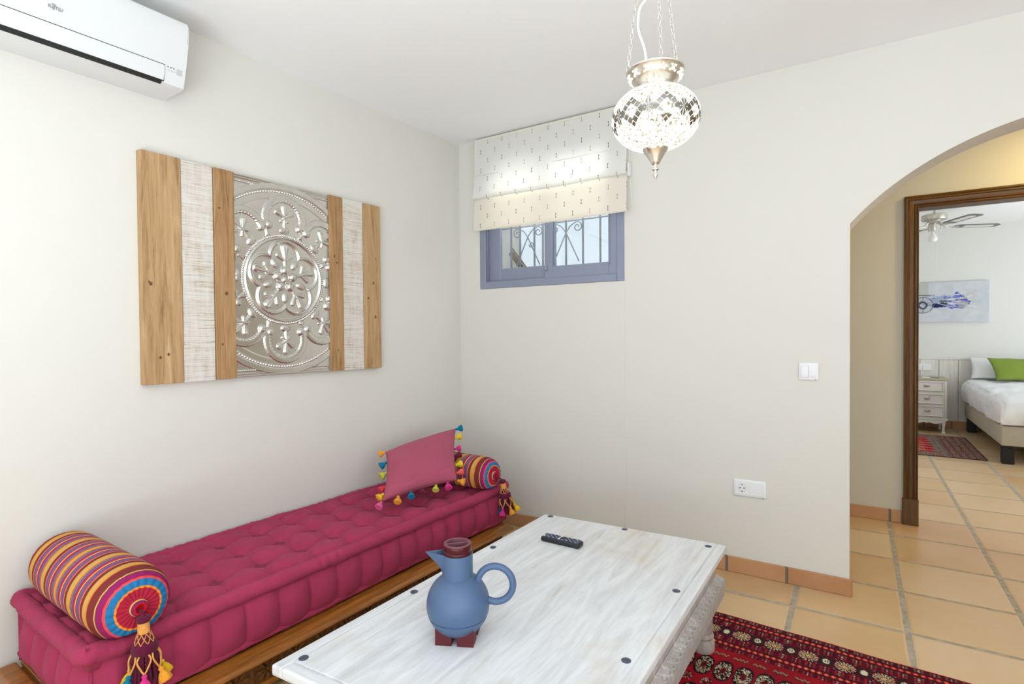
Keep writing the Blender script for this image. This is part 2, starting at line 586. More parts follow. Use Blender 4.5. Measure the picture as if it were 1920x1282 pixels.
# left sash runs behind, right sash in front
b = B(); frame_rect(b, WX0 + 0.045, 0.705, WZ0 + 0.045, WZ1 - 0.045, 0.055, 0.035, 0.060, wb=0.085, wl=0.092)
sa = win.part('sash', b, ALU)
b = B(); b.box((0.29, 0.046, WZ0 + 0.12), (0.66, 0.050, WZ1 - 0.09)); win.part('pane', b, GL, parent=sa)
b = B(); frame_rect(b, 0.648, WX1 - 0.045, WZ0 + 0.038, WZ1 - 0.045, 0.052, 0.004, 0.030, wb=0.078)
b.box((0.652, -0.008, WZ0 + 0.09), (0.672, 0.004, WZ0 + 0.118), 0.003, 1)
b.box((WX1 - 0.097, -0.002, WZ0 + 0.1), (WX1 - 0.088, 0.006, WZ1 - 0.1), 0.002, 1)
sb = win.part('sash', b, ALU)
b = B(); b.box((0.690, 0.016, WZ0 + 0.11), (1.08, 0.020, WZ1 - 0.09)); win.part('pane', b, GL, parent=sb)

# outside: wrought iron grille and a pale post
gr = Thing('window_grille', 'wrought iron scroll grille outside the window panes', 'grille', (0.67, 0.25, 1.45))
for gx in (0.253, 0.324, 0.438, 0.503, 0.675, 0.795, 0.914, 1.03, 1.15):
    b = B(); b.box((gx - 0.005, 0.245, 1.45), (gx + 0.005, 0.255, 2.4)); gr.part('bar', b, IRON)
for gz in (1.955, 1.50):
    b = B(); b.box((0.10, 0.246, gz - 0.004), (1.25, 0.254, gz + 0.004)); gr.part('rail', b, IRON)


def spiral(cx, cz, r0, r1, a0, turns, n=40, y=0.25):
    return [(cx + (r0 + (r1 - r0) * i / n) * math.cos(a0 + turns * 2 * PI * i / n), y, cz + (r0 + (r1 - r0) * i / n) * math.sin(a0 + turns * 2 * PI * i / n)) for i in range(n + 1)]


for cx in (0.386, 0.675):
    for sg in (-1, 1):
        b = B(); b.tube([(cx, 0.25, 1.882), (cx + sg * 0.092, 0.25, 1.69)], 0.004, 6); gr.part('brace', b, IRON)
        b = B()
        pts = smoothpath([(cx, 0.25, 1.882), (cx + sg * 0.035, 0.25, 1.925), (cx + sg * 0.075, 0.25, 1.945)], 6) + \
            [Vector(q) for q in spiral(cx + sg * 0.082, 1.912, 0.033, 0.008, PI / 2, -sg * 1.3)]
        b.tube(pts, 0.0035, 6); gr.part('scroll', b, IRON)
b = B()
b.tube([Vector(q) for q in spiral(0.415, 1.83, 0.02, 0.005, PI, 1.4)], 0.0035, 6); gr.part('scroll', b, IRON)
b = B(); b.box((0.10, 0.35, 0.0), (0.205, 0.47, 2.6), 0.004, 1)
b.box((0.09, 0.34, 2.1), (0.215, 0.48, 2.14), 0.003, 1)
tag(finish('post', b, pmat('pale_render', srgb(243, 240, 232), 0.9, var=0.05)), 'pale square post seen outside through the left window pane', 'post')
b = B(); b.tube([(0.20, 0.33, 1.80), (0.345, 0.33, 1.62)], 0.018, 10); b.tube([(0.212, 0.33, 1.83), (0.36, 0.33, 1.645)], 0.006, 8)
tag(finish('handrail', b, pmat('brown_weathered_rail', srgb(150, 128, 104), 0.8, var=0.2, vscale=20), 40), 'brown sloping rail outside at the lower left of the window', 'rail')

# ------------------------------------------------------------------ roman blind


def blind_mat(name, cloth, trans):
    m, nt, bs = new_mat(name)
    v, x, y, z = coords()
    U = 0.11; Vv = 0.0595
    zz = (z - 2.4635 + 59.5 * 0.1 + Vv / 2) / Vv
    row = zz.floor()
    xx = (x - 0.709 + 11.0 + U / 2) / U + row.mod(2.0) * 0.5
    cx = (xx.fract() - 0.5) * U; cz = (zz.fract() - 0.5) * Vv
    line = (cx.abs() < 0.0011) * (cz.abs() < 0.0125)
    az = (cz.abs() - 0.0105)
    dot = (cx * cx + az * az) < 0.0032 ** 2
    mk = line.max(dot)
    r = white(combine(xx.floor(), row, 5.0))
    mc = ramp(r, [(0, srgb(104, 96, 100)), (0.32, srgb(196, 160, 118)), (0.55, srgb(172, 164, 152)), (0.8, srgb(128, 108, 104))], 'CONSTANT')
    weave = noise(v, 900, 2)
    c = mix(mk, cloth, mc)
    dif = nt.nodes.new('ShaderNodeBsdfDiffuse'); tr = nt.nodes.new('ShaderNodeBsdfTranslucent'); ms = nt.nodes.new('ShaderNodeMixShader')
    nt.links.new(c.k, dif.inputs[0]); nt.links.new(c.k, tr.inputs[0]); ms.inputs[0].default_value = trans
    nt.links.new(dif.outputs[0], ms.inputs[1]); nt.links.new(tr.outputs[0], ms.inputs[2])
    out = [n for n in nt.nodes if n.type == 'OUTPUT_MATERIAL'][0]
    nt.links.new(ms.outputs[0], out.inputs[0])
    nt.nodes.remove(bs)
    return m


BLIND = blind_mat('blind_cotton_with_stitch_motifs', srgb(250, 248, 243), 0.40)
BLINDL = blind_mat('backlight_tinted_blind_cotton', srgb(249, 243, 230), 0.30)  # same cloth; warm tint stands in for backlight through stacked layers
CREAM = pmat('cream_cotton', srgb(226, 221, 205), 0.9)
bx0, bx1 = 0.163, 1.203
bl = Thing('roman_blind', 'half lowered cream roman blind with stitched motifs over the window', 'blind', (0, 0, 0), world=(0, 0, 0))


def sheet(prof, th, sag=0.0):
    """prof: (y,z) downwards; cloth with thickness, slight waviness"""
    bb = B(); nx = 36
    rows = []
    full = prof + [(y + th, z) for y, z in reversed(prof)]
    for i in range(nx + 1):
        x_ = bx0 + (bx1 - bx0) * i / nx
        wv = 0.0025 * math.sin(x_ * 9) + 0.0015 * math.sin(x_ * 23 + 1)
        rows.append([(x_, y + wv * (1 if z < 2.4 else 0.2), z + 0.002 * math.sin(x_ * 7) * (1 if z < 2.15 else 0)) for y, z in full])
    bb.grid(rows, closev=True)
    return bb


prof = [(-0.050, 2.475), (-0.052, 2.36), (-0.054, 2.256), (-0.057, 2.252), (-0.062, 2.18), (-0.072, 2.12), (-0.074, 2.104), (-0.064, 2.098)]
bl.part('cloth_panel', sheet(prof, 0.0015), BLIND, 60)
prof = [(-0.046, 2.12), (-0.058, 2.05), (-0.064, 1.96), (-0.064, 1.905), (-0.058, 1.896), (-0.046, 1.898), (-0.040, 1.925)]
bl.part('lower_fold', sheet(prof, 0.0015), BLINDL, 60)
b = B(); b.box((bx0, -0.048, 2.462), (bx1, 0, 2.492), 0.002, 1); bl.part('headrail', b, CREAM)
b = B(); b.tube([(bx0, -0.0555, 2.252), (bx1, -0.0555, 2.252)], 0.0016, 6); bl.part('seam_rod', b, CREAM)
b = B()
b.box((1.2035, -0.05, 2.095), (1.214, -0.015, 2.165), 0.002, 1)
br = bl.part('cord_bracket', b, WHITE)
b = B()
b.tube([(1.209, -0.03, 2.47), (1.209, -0.03, 2.17)], 0.0012, 6)
b.tube([(1.212, -0.03, 2.10), (1.220, -0.02, 1.93), (1.217, -0.02, 1.90)], 0.0012, 6)
bl.part('pull_cord', b, WHITE)

# ------------------------------------------------------------------ air conditioner (frame of the left wall: o, s, z)
ac = Thing('air_conditioner', 'white split air conditioner high on the left wall above the plank panel', 'air conditioner', (0, -2.25, 2.173), LW)
acp = [(0.0, 2.173), (0.150, 2.173), (0.166, 2.178), (0.183, 2.25), (0.204, 2.335), (0.213, 2.395), (0.208, 2.408), (0.19, 2.412), (0.0, 2.412)]
S0, S1 = -2.66, -1.83


def off_at(z):
    for (o0, z0), (o1, z1) in zip(acp[2:6], acp[3:7]):
        if z0 <= z <= z1: return o0 + (o1 - o0) * (z - z0) / (z1 - z0)
    return 0.2


FS1 = -1.905   # right end of the flap
zt, zb = 2.237, 2.182
b = B()
b.prism(acp, S0, S1, 'y')
for v in b.bm.verts: pass
es = [e for e in b.bm.edges if all(abs(v.co.y - S1) < 1e-5 for v in e.verts) or all(abs(v.co.y - S0) < 1e-5 for v in e.verts)]
bmesh.ops.bevel(b.bm, geom=es, offset=0.004, segments=2, affect='EDGES')
ac.part('body', b, ACW, 35)
b = B(); b.prism([(off_at(zb) - 0.03, zb - 0.0005), (off_at(zb) + 0.0012, zb - 0.0005), (off_at(zt) + 0.0014, zt + 0.0032), (off_at(zt) - 0.03, zt + 0.0032)], -2.60, FS1 + 0.002, 'y')
b.prism([(0.156, 2.1722), (0.1675, 2.1745), (0.170, 2.1845), (0.150, 2.1845)], -2.60, FS1 - 0.006, 'y')
ac.part('air_slot', b, BLACK)
b = B()
b.prism([(off_at(zb) - 0.012, zb + 0.003), (off_at(zb) + 0.003, zb + 0.003), (off_at(2.21) + 0.005, 2.21), (off_at(zt) + 0.003, zt), (off_at(zt) - 0.012, zt)], -2.60, FS1, 'y')
ac.part('louvre_flap', b, ACW, 35)
# indicator panel and marks
def on_front(s, z, ds, dz, lift=0.0012):
    bb = B()
    P = []
    for (ss, zz) in ((s - ds, z - dz), (s + ds, z - dz), (s + ds, z + dz), (s - ds, z + dz)):
        P.append((off_at(zz), ss, zz))
    Q = [(p[0] + lift, p[1], p[2]) for p in P]
    V = [bb.bm.verts.new(p) for p in P + Q]
    for f in ((4, 5, 6, 7), (0, 1, 5, 4), (1, 2, 6, 5), (2, 3, 7, 6), (3, 0, 4, 7), (0, 3, 2, 1)):
        bb.bm.faces.new([V[i] for i in f])
    return bb


ac.part('receiver_window', on_front(-1.853, 2.229, 0.010, 0.010), GREYP, label='pale grey receiver window')
b0 = None
for i, s_ in enumerate((-1.893, -1.883, -1.873)):
    ac.part('indicator_light', on_front(s_, 2.236, 0.0022, 0.0022), DGREY)
    ac.part('indicator_light', on_front(s_ + 0.003, 2.225, 0.0028, 0.002), GREYP)


def text_obj(txt, size):
    cu = bpy.data.curves.new('lettering', 'FONT'); cu.body = txt; cu.size = size; cu.align_x = 'CENTER'; cu.extrude = 0.0004
    o = bpy.data.objects.new('lettering', cu); COL.objects.link(o)
    dg = bpy.context.evaluated_depsgraph_get()
    me = bpy.data.meshes.new_from_object(o.evaluated_get(dg))
    bpy.data.objects.remove(o, do_unlink=True)
    bm = bmesh.new(); bm.from_mesh(me); bpy.data.meshes.remove(me)
    bb = B(); bb.bm.free(); bb.bm = bm
    return bb


lt = text_obj('FUJITSU', 0.0150)
zl = 2.2815
sl = math.atan2(off_at(2.32) - off_at(2.27), 0.05)
lt.xf(Matrix.Diagonal((0.74, 1, 1, 1)))
M = Matrix.Translation((off_at(zl) + 0.0014, -2.230, zl)) @ Matrix.Rotation(-sl * -1, 4, 'Y') @ Matrix.Rotation(PI / 2, 4, 'Z') @ Matrix.Rotation(PI / 2, 4, 'X')
lt.xf(M)
# small infinity-like mark over the J and I
for ds_, rs_ in ((-0.0035, 0.0032), (0.0022, 0.0024)):
    lt.tube([(off_at(2.2945) + 0.0014, -2.2335 + ds_ + rs_ * math.cos(a), 2.2948 + 0.0020 * math.sin(a)) for a in np.linspace(0, 2 * PI, 16)], 0.00055, 5)
ac.part('logo', lt, DGREY, label='grey maker lettering')

# ------------------------------------------------------------------ plank wall panel with pressed metal centre
pa = Thing('wall_panel', 'wooden plank wall panel with embossed silver metal centre on the left wall', 'wall art', (0, -1.32, 1.042), LW)
PZ0, PZ1 = 1.042, 1.950
planks = [(-1.936, -1.790, PINE, 0.034), (-1.788, -1.661, WASH, 0.030), (-1.659, -1.571, PINE2, 0.034),
          (-1.078, -0.994, PINE2, 0.034), (-0.992, -0.859, WASH, 0.030), (-0.857, -0.736, PINE, 0.033)]
for s0, s1, mt, th in planks:
    b = B(); b.box((0.001, s0, PZ0 + random.uniform(0, .002)), (th, s1, PZ1 - random.uniform(0, .002)), 0.0025, 2)
    pl = pa.part('plank', b, mt)
    if mt is not WASH:
        for q in range(4 if mt is PINE else 3):
            ks = random.uniform(s0 + 0.02, s1 - 0.02); kz = random.uniform(PZ0 + 0.06, PZ1 - 0.06)
            b = B(); rr = random.uniform(0.003, 0.006)
            b.lathe([(0.0, 0.0010), (rr * 0.5, 0.0014), (rr, 0.0006), (rr * 1.15, 0.0)], 14, (th - 0.0002, ks, kz), frame=Matrix(((0, 0, 1), (1, 0, 0), (0, 1.3, 0))), cap=False)
            pa.part('knot', b, pmat('knot_brown', srgb(104, 70, 40), 0.6), 60, parent=pl)


def emboss():
    hw, hh = 0.2455, 0.453
    nu, nv = 224, 412
    u = np.linspace(-hw, hw, nu); v = np.linspace(-hh, hh, nv)
    Ug, Vg = np.meshgrid(u, v, indexing='ij')
    h = np.zeros_like(Ug)
    R = np.hypot(Ug, Vg); A = np.arctan2(Vg, Ug)

    def ridge(d, w_): return np.exp(-(d / w_) ** 2)
    def dome(cu, cv, r, hgt):
        nonlocal h
        d2 = (Ug - cu) ** 2 + (Vg - cv) ** 2
        h = np.maximum(h, hgt * np.sqrt(np.clip(1 - d2 / (r * r), 0, 1)))
    def drop(cu, cv, ang, ln, w_, hgt, fold=True):
        """teardrop pointing outward along ang starting at (cu,cv)"""
        nonlocal h
        x = (Ug - cu) * math.cos(ang) + (Vg - cv) * math.sin(ang)
        y = -(Ug - cu) * math.sin(ang) + (Vg - cv) * math.cos(ang)
        t = np.clip(x / ln, 0, 1)
        ww = w_ * (0.28 + 0.95 * t ** 1.3) * np.sqrt(np.clip(1 - ((t - 0.70) / 0.30).clip(0, 1) ** 2, 0, 1))
        inside = np.clip(1 - (np.abs(y) / np.maximum(ww, 1e-4)) ** 2, 0, 1) * (x > 0) * (x < ln)
        g = hgt * np.sqrt(inside)
        if fold: g = g - 0.25 * hgt * np.exp(-(y / (0.2 * w_)) ** 2) * (inside > 0)
        h = np.maximum(h, g)
    # large circle band and beads
    RB = 0.438
    h = np.where((R > RB - 0.016) & (R < RB + 0.010), np.maximum(h, 0.005), h)
    h = np.where((R < RB - 0.016) & (R > 0.38), np.maximum(h, 0.0012), h)
    nb = 190
    for k in range(nb):
        a = 2 * PI * k / nb
        cu, cv = 0.413 * math.cos(a), 0.413 * math.sin(a)
        if abs(cu) < hw: dome(cu, cv, 0.0052, 0.0055)
    # lobes
    LR, LC = 0.112, 0.286
    for k in range(8):
        a = PI / 2 + k * PI / 4
        cu, cv = LC * math.cos(a), LC * math.sin(a)
        if abs(cu) > hw + LR: continue
        d = np.hypot(Ug - cu, Vg - cv); outer = (R > 0.262)
        own = np.abs((A - a + PI) % (2 * PI) - PI) < PI / 8 + 0.02
        band = own & outer & (d < LR) & (d > 0.079)
        h = np.where(band, np.maximum(h, 0.0055 + 0.0015 * np.cos((d - 0.0955) / 0.0165 * PI / 2)), h)
        h = np.where(own & outer & (d <= 0.079), 0.0, h)
        for q in range(34):
            aa = 2 * PI * q / 34
            pu, pv = cu + 0.083 * math.cos(aa), cv + 0.083 * math.sin(aa)
            if math.hypot(pu, pv) > 0.268 and abs(math.remainder(math.atan2(pv, pu) - a, 2 * PI)) < PI / 8:
                dome(pu, pv, 0.0052, 0.0085)
        # fleur
        fu, fv = 0.292 * math.cos(a), 0.292 * math.sin(a)
        for da, ln in ((0, 0.062), (0.95, 0.056), (-0.95, 0.056)):
            drop(fu, fv, a + da, ln, 0.015, 0.008)
        for da in (2.3, -2.3): drop(fu, fv, a + da, 0.03, 0.008, 0.006, False)
        drop(fu, fv, a + PI, 0.05, 0.008, 0.006, False)
        # cone at its foot
        ku, kv = 0.232 * math.cos(a), 0.232 * math.sin(a)
        x = (Ug - ku) * math.cos(a) + (Vg - kv) * math.sin(a); y = -(Ug - ku) * math.sin(a) + (Vg - kv) * math.cos(a)
        e = np.clip(1 - (x / 0.016) ** 2 - (y / 0.026) ** 2, 0, 1)
        h = np.maximum(h, np.sqrt(e) * 0.008 * (0.8 + 0.2 * np.sin(x * 900) * np.sin(y * 900)))
        # ball pair and leaf between lobes
        a2 = a + PI / 8
        for sg in (-1, 1):
            dome(0.262 * math.cos(a2) - sg * 0.021 * math.sin(a2), 0.262 * math.sin(a2) + sg * 0.021 * math.cos(a2), 0.0195, 0.011)
        drop(0.247 * math.cos(a2), 0.247 * math.sin(a2), a2 + PI, 0.038, 0.013, 0.008)
    # central medallion
    h = np.where(R < 0.222, h * np.clip((R - 0.212) / 0.010, 0, 1), h)
    for k in range(120):
        a = 2 * PI * k / 120; dome(0.2085 * math.cos(a), 0.2085 * math.sin(a), 0.0047, 0.007)
    h = np.maximum(h, 0.0065 * ridge(R - 0.196, 0.006))
    h = np.where((R < 0.188), -0.0015, h)
    # five petals
    pc, prad = 0.103, 0.077
    for k in range(5):
        a = PI / 2 + k * 2 * PI / 5
        d = np.hypot(Ug - pc * math.cos(a), Vg - pc * math.sin(a))
        own = np.abs((A - a + PI) % (2 * PI) - PI) < PI / 5
        h = np.maximum(h, np.where(own & (R > 0.095), 0.007 * ridge(d - prad, 0.0062), -0.002))
        drop(0.055 * math.cos(a), 0.055 * math.sin(a), a, 0.052, 0.011, 0.006, False)
        drop(0.098 * math.cos(a), 0.098 * math.sin(a), a, 0.068, 0.022, 0.010)
        for sg in (-1, 1): drop(0.085 * math.cos(a), 0.085 * math.sin(a), a + sg * 0.85, 0.056, 0.013, 0.0065)
        a2 = a + PI / 5
        ku, kv = 0.088 * math.cos(a2), 0.088 * math.sin(a2)
        x = (Ug - ku) * math.cos(a2) + (Vg - kv) * math.sin(a2); y = -(Ug - ku) * math.sin(a2) + (Vg - kv) * math.cos(a2)
        e = np.clip(1 - (x / 0.025) ** 2 - (y / 0.015) ** 2, 0, 1)
        h = np.maximum(h, np.sqrt(e) * 0.010 * (0.8 + 0.2 * np.sin(x * 800) * np.sin(y * 800)))
        dome(0.042 * math.cos(a), 0.042 * math.sin(a), 0.021, 0.013)
    dome(0, 0, 0.016, 0.009)
    # borders
    av = np.abs(Vg)
    for c_, w_, g_ in ((0.447, 0.004, 0.006), (0.4375, 0.003, 0.004)):
        h = np.maximum(h, g_ * ridge(av - c_, w_))
    for k in range(60):
        cu = -hw + 0.006 + k * 0.0083
        if abs(cu) > 0.095 and abs(cu) < hw:
            for sg in (-1, 1): dome(cu, sg * 0.4225, 0.0042, 0.0055)
    # beads along the long edges
    return u, v, h


u_, v_, h_ = emboss()
b = B()
CS = -1.3245; CZ = 1.496
b.grid([[(0.021 + 1.3 * h_[i, j], CS + u_[i], CZ + v_[j]) for j in range(len(v_))] for i in range(len(u_))])
METAL = pmat('pressed_tin', srgb(214, 211, 205), 0.24, 0.92, var=0.05, vscale=14)
pa.part('metal_panel', b, METAL, 180)
b = B(); b.box((0.001, -1.5705, PZ0 + 0.001), (0.0205, -1.0785, PZ1 - 0.001))
b.box((0.0205, -1.5705, PZ0 + 0.001), (0.026, -1.5675, PZ1 - 0.001)); b.box((0.0205, -1.0815, PZ0 + 0.001), (0.026, -1.0785, PZ1 - 0.001))
pa.part('backing_board', b, pmat('dull_tin_edge', srgb(150, 148, 144), 0.5, 0.7))

# ------------------------------------------------------------------ switch and socket


def plate(th, x0, x1, z0, z1, y=0.0):
    b = B(); b.box((x0, y - 0.010, z0), (x1, y, z1), 0.004, 3); return th.part('plate', b, WHITE, 40)


sw = Thing('light_switch', 'white double light switch on the wall left of the arch', 'light switch', (2.0825, 0, 0.997))
plate(sw, 2.041, 2.124, 0.997, 1.079)
b = B(); b.box((2.051, -0.0165, 1.009), (2.0815, -0.009, 1.066), 0.002, 2); sw.part('rocker', b, WHITE, 40)
b = B(); b.box((2.0835, -0.0125, 1.011), (2.114, -0.009, 1.066), 0.0015, 2); sw.part('rocker', b, WHITE, 40)
b = B(); b.box((2.108, -0.0106, 0.9995), (2.116, -0.0098, 1.0015)); sw.part('maker_mark', b, DGREY)
so = Thing('wall_socket', 'white double socket plate low on the wall left of the arch', 'socket', (1.822, 0, 0.397))
plate(so, 1.746, 1.898, 0.397, 0.482)
b = B(); b.box((1.754, -0.0118, 0.406), (1.820, -0.009, 0.473), 0.001, 1)
ins = so.part('socket_insert', b, WHITE)
b = B()
b.lathe([(0.0, 0.004), (0.0185, 0.004), (0.0195, 0.0128), (0.0210, 0.0128), (0.0215, 0.010)], 32, (1.787, 0, 0.4395), frame=Matrix(((1, 0, 0), (0, 0, -1), (0, 1, 0))), cap=False)
so.part('socket_well', b, pmat('socket_well_white', srgb(206, 206, 206), 0.4), 40, parent=ins)
b = B()
for dx in (-0.0095, 0.0095):
    b.lathe([(0.0, 0.0142), (0.003, 0.0142), (0.003, 0.004)], 12, (1.787 + dx, 0, 0.4395), frame=Matrix(((1, 0, 0), (0, 0, -1), (0, 1, 0))), cap=False)
b.box((1.785, -0.0142, 0.4195), (1.789, -0.004, 0.425)); b.box((1.785, -0.0142, 0.454), (1.789, -0.004, 0.4595))
so.part('contact', b, BLACK, 40, parent=ins)
b = B(); b.box((1.8235, -0.0118, 0.406), (1.890, -0.009, 0.473), 0.001, 1); so.part('blank_cover', b, WHITE)
b = B(); b.box((1.881, -0.0106, 0.3995), (1.889, -0.0098, 0.4015)); so.part('maker_mark', b, DGREY)

# ------------------------------------------------------------------ hanging mosaic lamp
LX, LY = 1.852, -1.613
lampZ = dict(tip=1.612, bot=1.682, top=1.842, rim=1.893, hook=2.40)
lamp = Thing('pendant_lamp', 'lit white mosaic glass pendant lamp hanging on chains from the ceiling', 'lamp', (LX, LY, 1.612))


def globe_mat():
    m, nt, bs = new_mat('lit_mosaic_glass')
    v, x, y, z = coords()
    ang = S.m('ARCTAN2', y, x) / (2 * PI / 8) + 0.80
    u = (ang + 40.0).fract() - 0.5
    zz = (z - 0.139) / 0.026
    d = u.abs() / 0.34 + zz.abs()
    # thin grout gaps break the outline into small mirror tiles
    gap = (((u.abs() / 0.34 - zz.abs()) * 1.55 + 20.25).fract() - 0.5).abs() < 0.43
    ring = (d > 0.66) * (d < 1.28) * gap
    ud = 0.5 - u.abs()
    star = (ud / 0.20 + zz.abs() / 0.9) < 1.0
    sa = S.m('ARCTAN2', zz * 0.5, ud * 2.2 + 0.0001)
    sg = ((sa / (PI / 4) + 20.0).fract() - 0.5).abs() < 0.36
    mirror = ring.max(star * sg)
    vo = nt.nodes.new('ShaderNodeTexVoronoi'); vo.inputs['Scale'].default_value = 260
    nt.links.new(v.k, vo.inputs['Vector'])
    sp = S(vo.outputs['Color'])
    sep = nt.nodes.new('ShaderNodeSeparateColor'); nt.links.new(sp.k, sep.inputs[0])
    speck = S(sep.outputs[0])
    ec = ramp(speck, [(0.0, (0.30, 0.24, 0.13, 1)), (0.10, (0.62, 0.55, 0.36, 1)), (0.2, (0.95, 0.92, 0.82, 1)), (0.5, (1, 0.985, 0.93, 1))])
    em = nt.nodes.new('ShaderNodeEmission'); nt.links.new(ec.k, em.inputs[0]); em.inputs[1].default_value = 1.35
    gl = nt.nodes.new('ShaderNodeBsdfGlossy'); gl.inputs[0].default_value = (0.27, 0.26, 0.235, 1); gl.inputs['Roughness'].default_value = 0.15
    ms = nt.nodes.new('ShaderNodeMixShader')
    nt.links.new(mirror.k, ms.inputs[0]); nt.links.new(em.outputs[0], ms.inputs[1]); nt.links.new(gl.outputs[0], ms.inputs[2])
    out = [n for n in nt.nodes if n.type == 'OUTPUT_MATERIAL'][0]; nt.links.new(ms.outputs[0], out.inputs[0]); nt.nodes.remove(bs)
    return m


GR, GZ = 0.1075, 1.760
prof = []
for i in range(33):
    a = -PI / 2 + PI * i / 32
    r = GR * math.cos(a) ** 0.92 if math.cos(a) > 1e-6 else 0.0
    prof.append((r, GZ + 0.077 * math.sin(a)))
prof = [(r, z) for r, z in prof if r > 0.024]
b = B(); b.lathe(prof, 48, (LX, LY, 0)); lamp.part('globe', b, globe_mat(), 180, label='white mosaic glass globe with a band of mirror diamonds')
b = B()
b.lathe([(0.040, 1.826), (0.044, 1.830), (0.042, 1.836), (0.045, 1.842), (0.053, 1.848), (0.062, 1.860), (0.067, 1.870), (0.0705, 1.873), (0.0705, 1.876), (0.067, 1.877), (0.062, 1.868), (0.050, 1.850), (0.041, 1.842), (0.037, 1.83)],
        48, (LX, LY, 0), cap=False)
gal = lamp.part('gallery_rim', b, SILVER, 40)
b = B()
for k in range(12):
    a = 2 * PI * k / 12
    for da, dz, rr in ((0, 0, 0.0045), (0.13, -0.004, 0.0028), (-0.13, -0.004, 0.0028), (0.08, 0.007, 0.0025), (-0.08, 0.007, 0.0025)):
        z_ = 1.859 + dz * 0.8; R_ = 0.0615 + dz * 0.6
        b.sphere((LX + R_ * math.cos(a + da), LY + R_ * math.sin(a + da), z_), rr, (1, 1, 1), 8, 6)
lamp.part('pierced_star', b, pmat('warm_lit_pierced_holes', srgb(250, 240, 205), 0.5, emit=(1, 0.93, 0.72, 1), estr=0.7), 60, parent=gal)
b = B()
b.lathe([(0.0275, 1.6865), (0.031, 1.688), (0.031, 1.684), (0.027, 1.679), (0.020, 1.668), (0.012, 1.654), (0.009, 1.648), (0.0045, 1.646), (0.0045, 1.640), (0.0085, 1.637),
         (0.0085, 1.634), (0.004, 1.631), (0.003, 1.626), (0.0065, 1.622), (0.005, 1.618), (0.0015, 1.612)], 28, (LX, LY, 0),
        rfun=lambda a, z: 1 + (0.05 * math.cos(8 * a) if 1.65 < z < 1.684 else 0))
lamp.part('finial', b, SILVER, 40)
# chains
hook = Vector((LX - 0.004, LY, 2.40))
for k in range(3):
    a = math.radians(212 + 120 * k)
    p0 = Vector((LX + 0.068 * math.cos(a), LY + 0.068 * math.sin(a), 1.876))
    d = hook - p0; n = int(d.length / 0.0135); dn = d.normalized()
    b = B()
    x_ = dn.cross(Vector((0, 0, 1))).normalized(); y_ = dn.cross(x_)
    for i in range(n):
        c = p0 + d * ((i + 0.5) / n); s_ = x_ if i % 2 else y_
        pts = [c + dn * (0.0088 * math.sin(t)) + s_ * (0.0040 * math.cos(t)) for t in np.linspace(0, 2 * PI, 12, endpoint=False)]
        b.tube(pts, 0.0010, 5, closed=True)
    lamp.part('chain', b, SILVER, 180)
b = B()
b.tube(smoothpath([(LX - 0.012, LY - 0.012, 1.85), (LX - 0.022, LY - 0.014, 1.93), (LX - 0.036, LY - 0.018, 1.98), (LX - 0.034, LY - 0.016, 2.03), (LX - 0.018, LY - 0.008, 2.06), (LX - 0.014, LY - 0.004, 2.10), (LX - 0.012, LY, 2.2), (LX - 0.006, LY, 2.40), (LX, LY, 2.46)], 8), 0.0032, 8)
lamp.part('cord', b, pmat('clear_white_cable', srgb(225, 224, 220), 0.4), 180)
b = B(); b.lathe([(0.0, 2.40), (0.01, 2.405), (0.014, 2.43), (0.05, 2.455), (0.055, 2.5)], 28, (LX, LY, 0)); lamp.part('ceiling_rose', b, SILVER, 40)

# ------------------------------------------------------------------ daybed frame (left wall frame: o, s, z)
MS0, MS1, MO0, MO1 = -2.335, -0.345, 0.018, 0.634
DS0, DS1 = -2.375, -0.375
FO = 0.682
db = Thing('daybed_frame', 'low carved brown wooden daybed frame under the plum mattress', 'daybed', (0.35, -1.35, 0), LW)
RP = [(FO - 0.11, 0.150), (FO - 0.11, 0.166), (FO - 0.050, 0.167), (FO - 0.034, 0.164), (FO - 0.028, 0.159), (FO - 0.012, 0.159), (FO, 0.152), (FO + 0.002, 0.145), (FO - 0.004, 0.138), (FO - 0.016, 0.134), (FO - 0.03, 0.128), (FO - 0.05, 0.128)]
b = B(); b.prism(RP, DS0, DS1, 'y'); db.part('top_rail', b, DAYW, 50)
# end rails
for s_, sg in ((DS0, -1), (DS1, 1)):
    b = B(); b.prism([(sg * (-(FO - o_)) * 1.0, z_) for o_, z_ in RP], 0.03, FO, 'x') if False else None
    b.box((0.03, min(s_, s_ - sg * 0.05), 0.128), (FO - 0.03, max(s_, s_ - sg * 0.05), 0.166), 0.006, 2)
    db.part('end_rail', b, DAYW)
for i in range(9):
    b = B()
    q = DS0 + 0.1 + i * (DS1 - DS0 - 0.2) / 8
    b.box((0.03, q - 0.04, 0.15), (FO - 0.1, q + 0.04, 0.164), 0.002, 1)
    db.part('slat', b, DAYW)
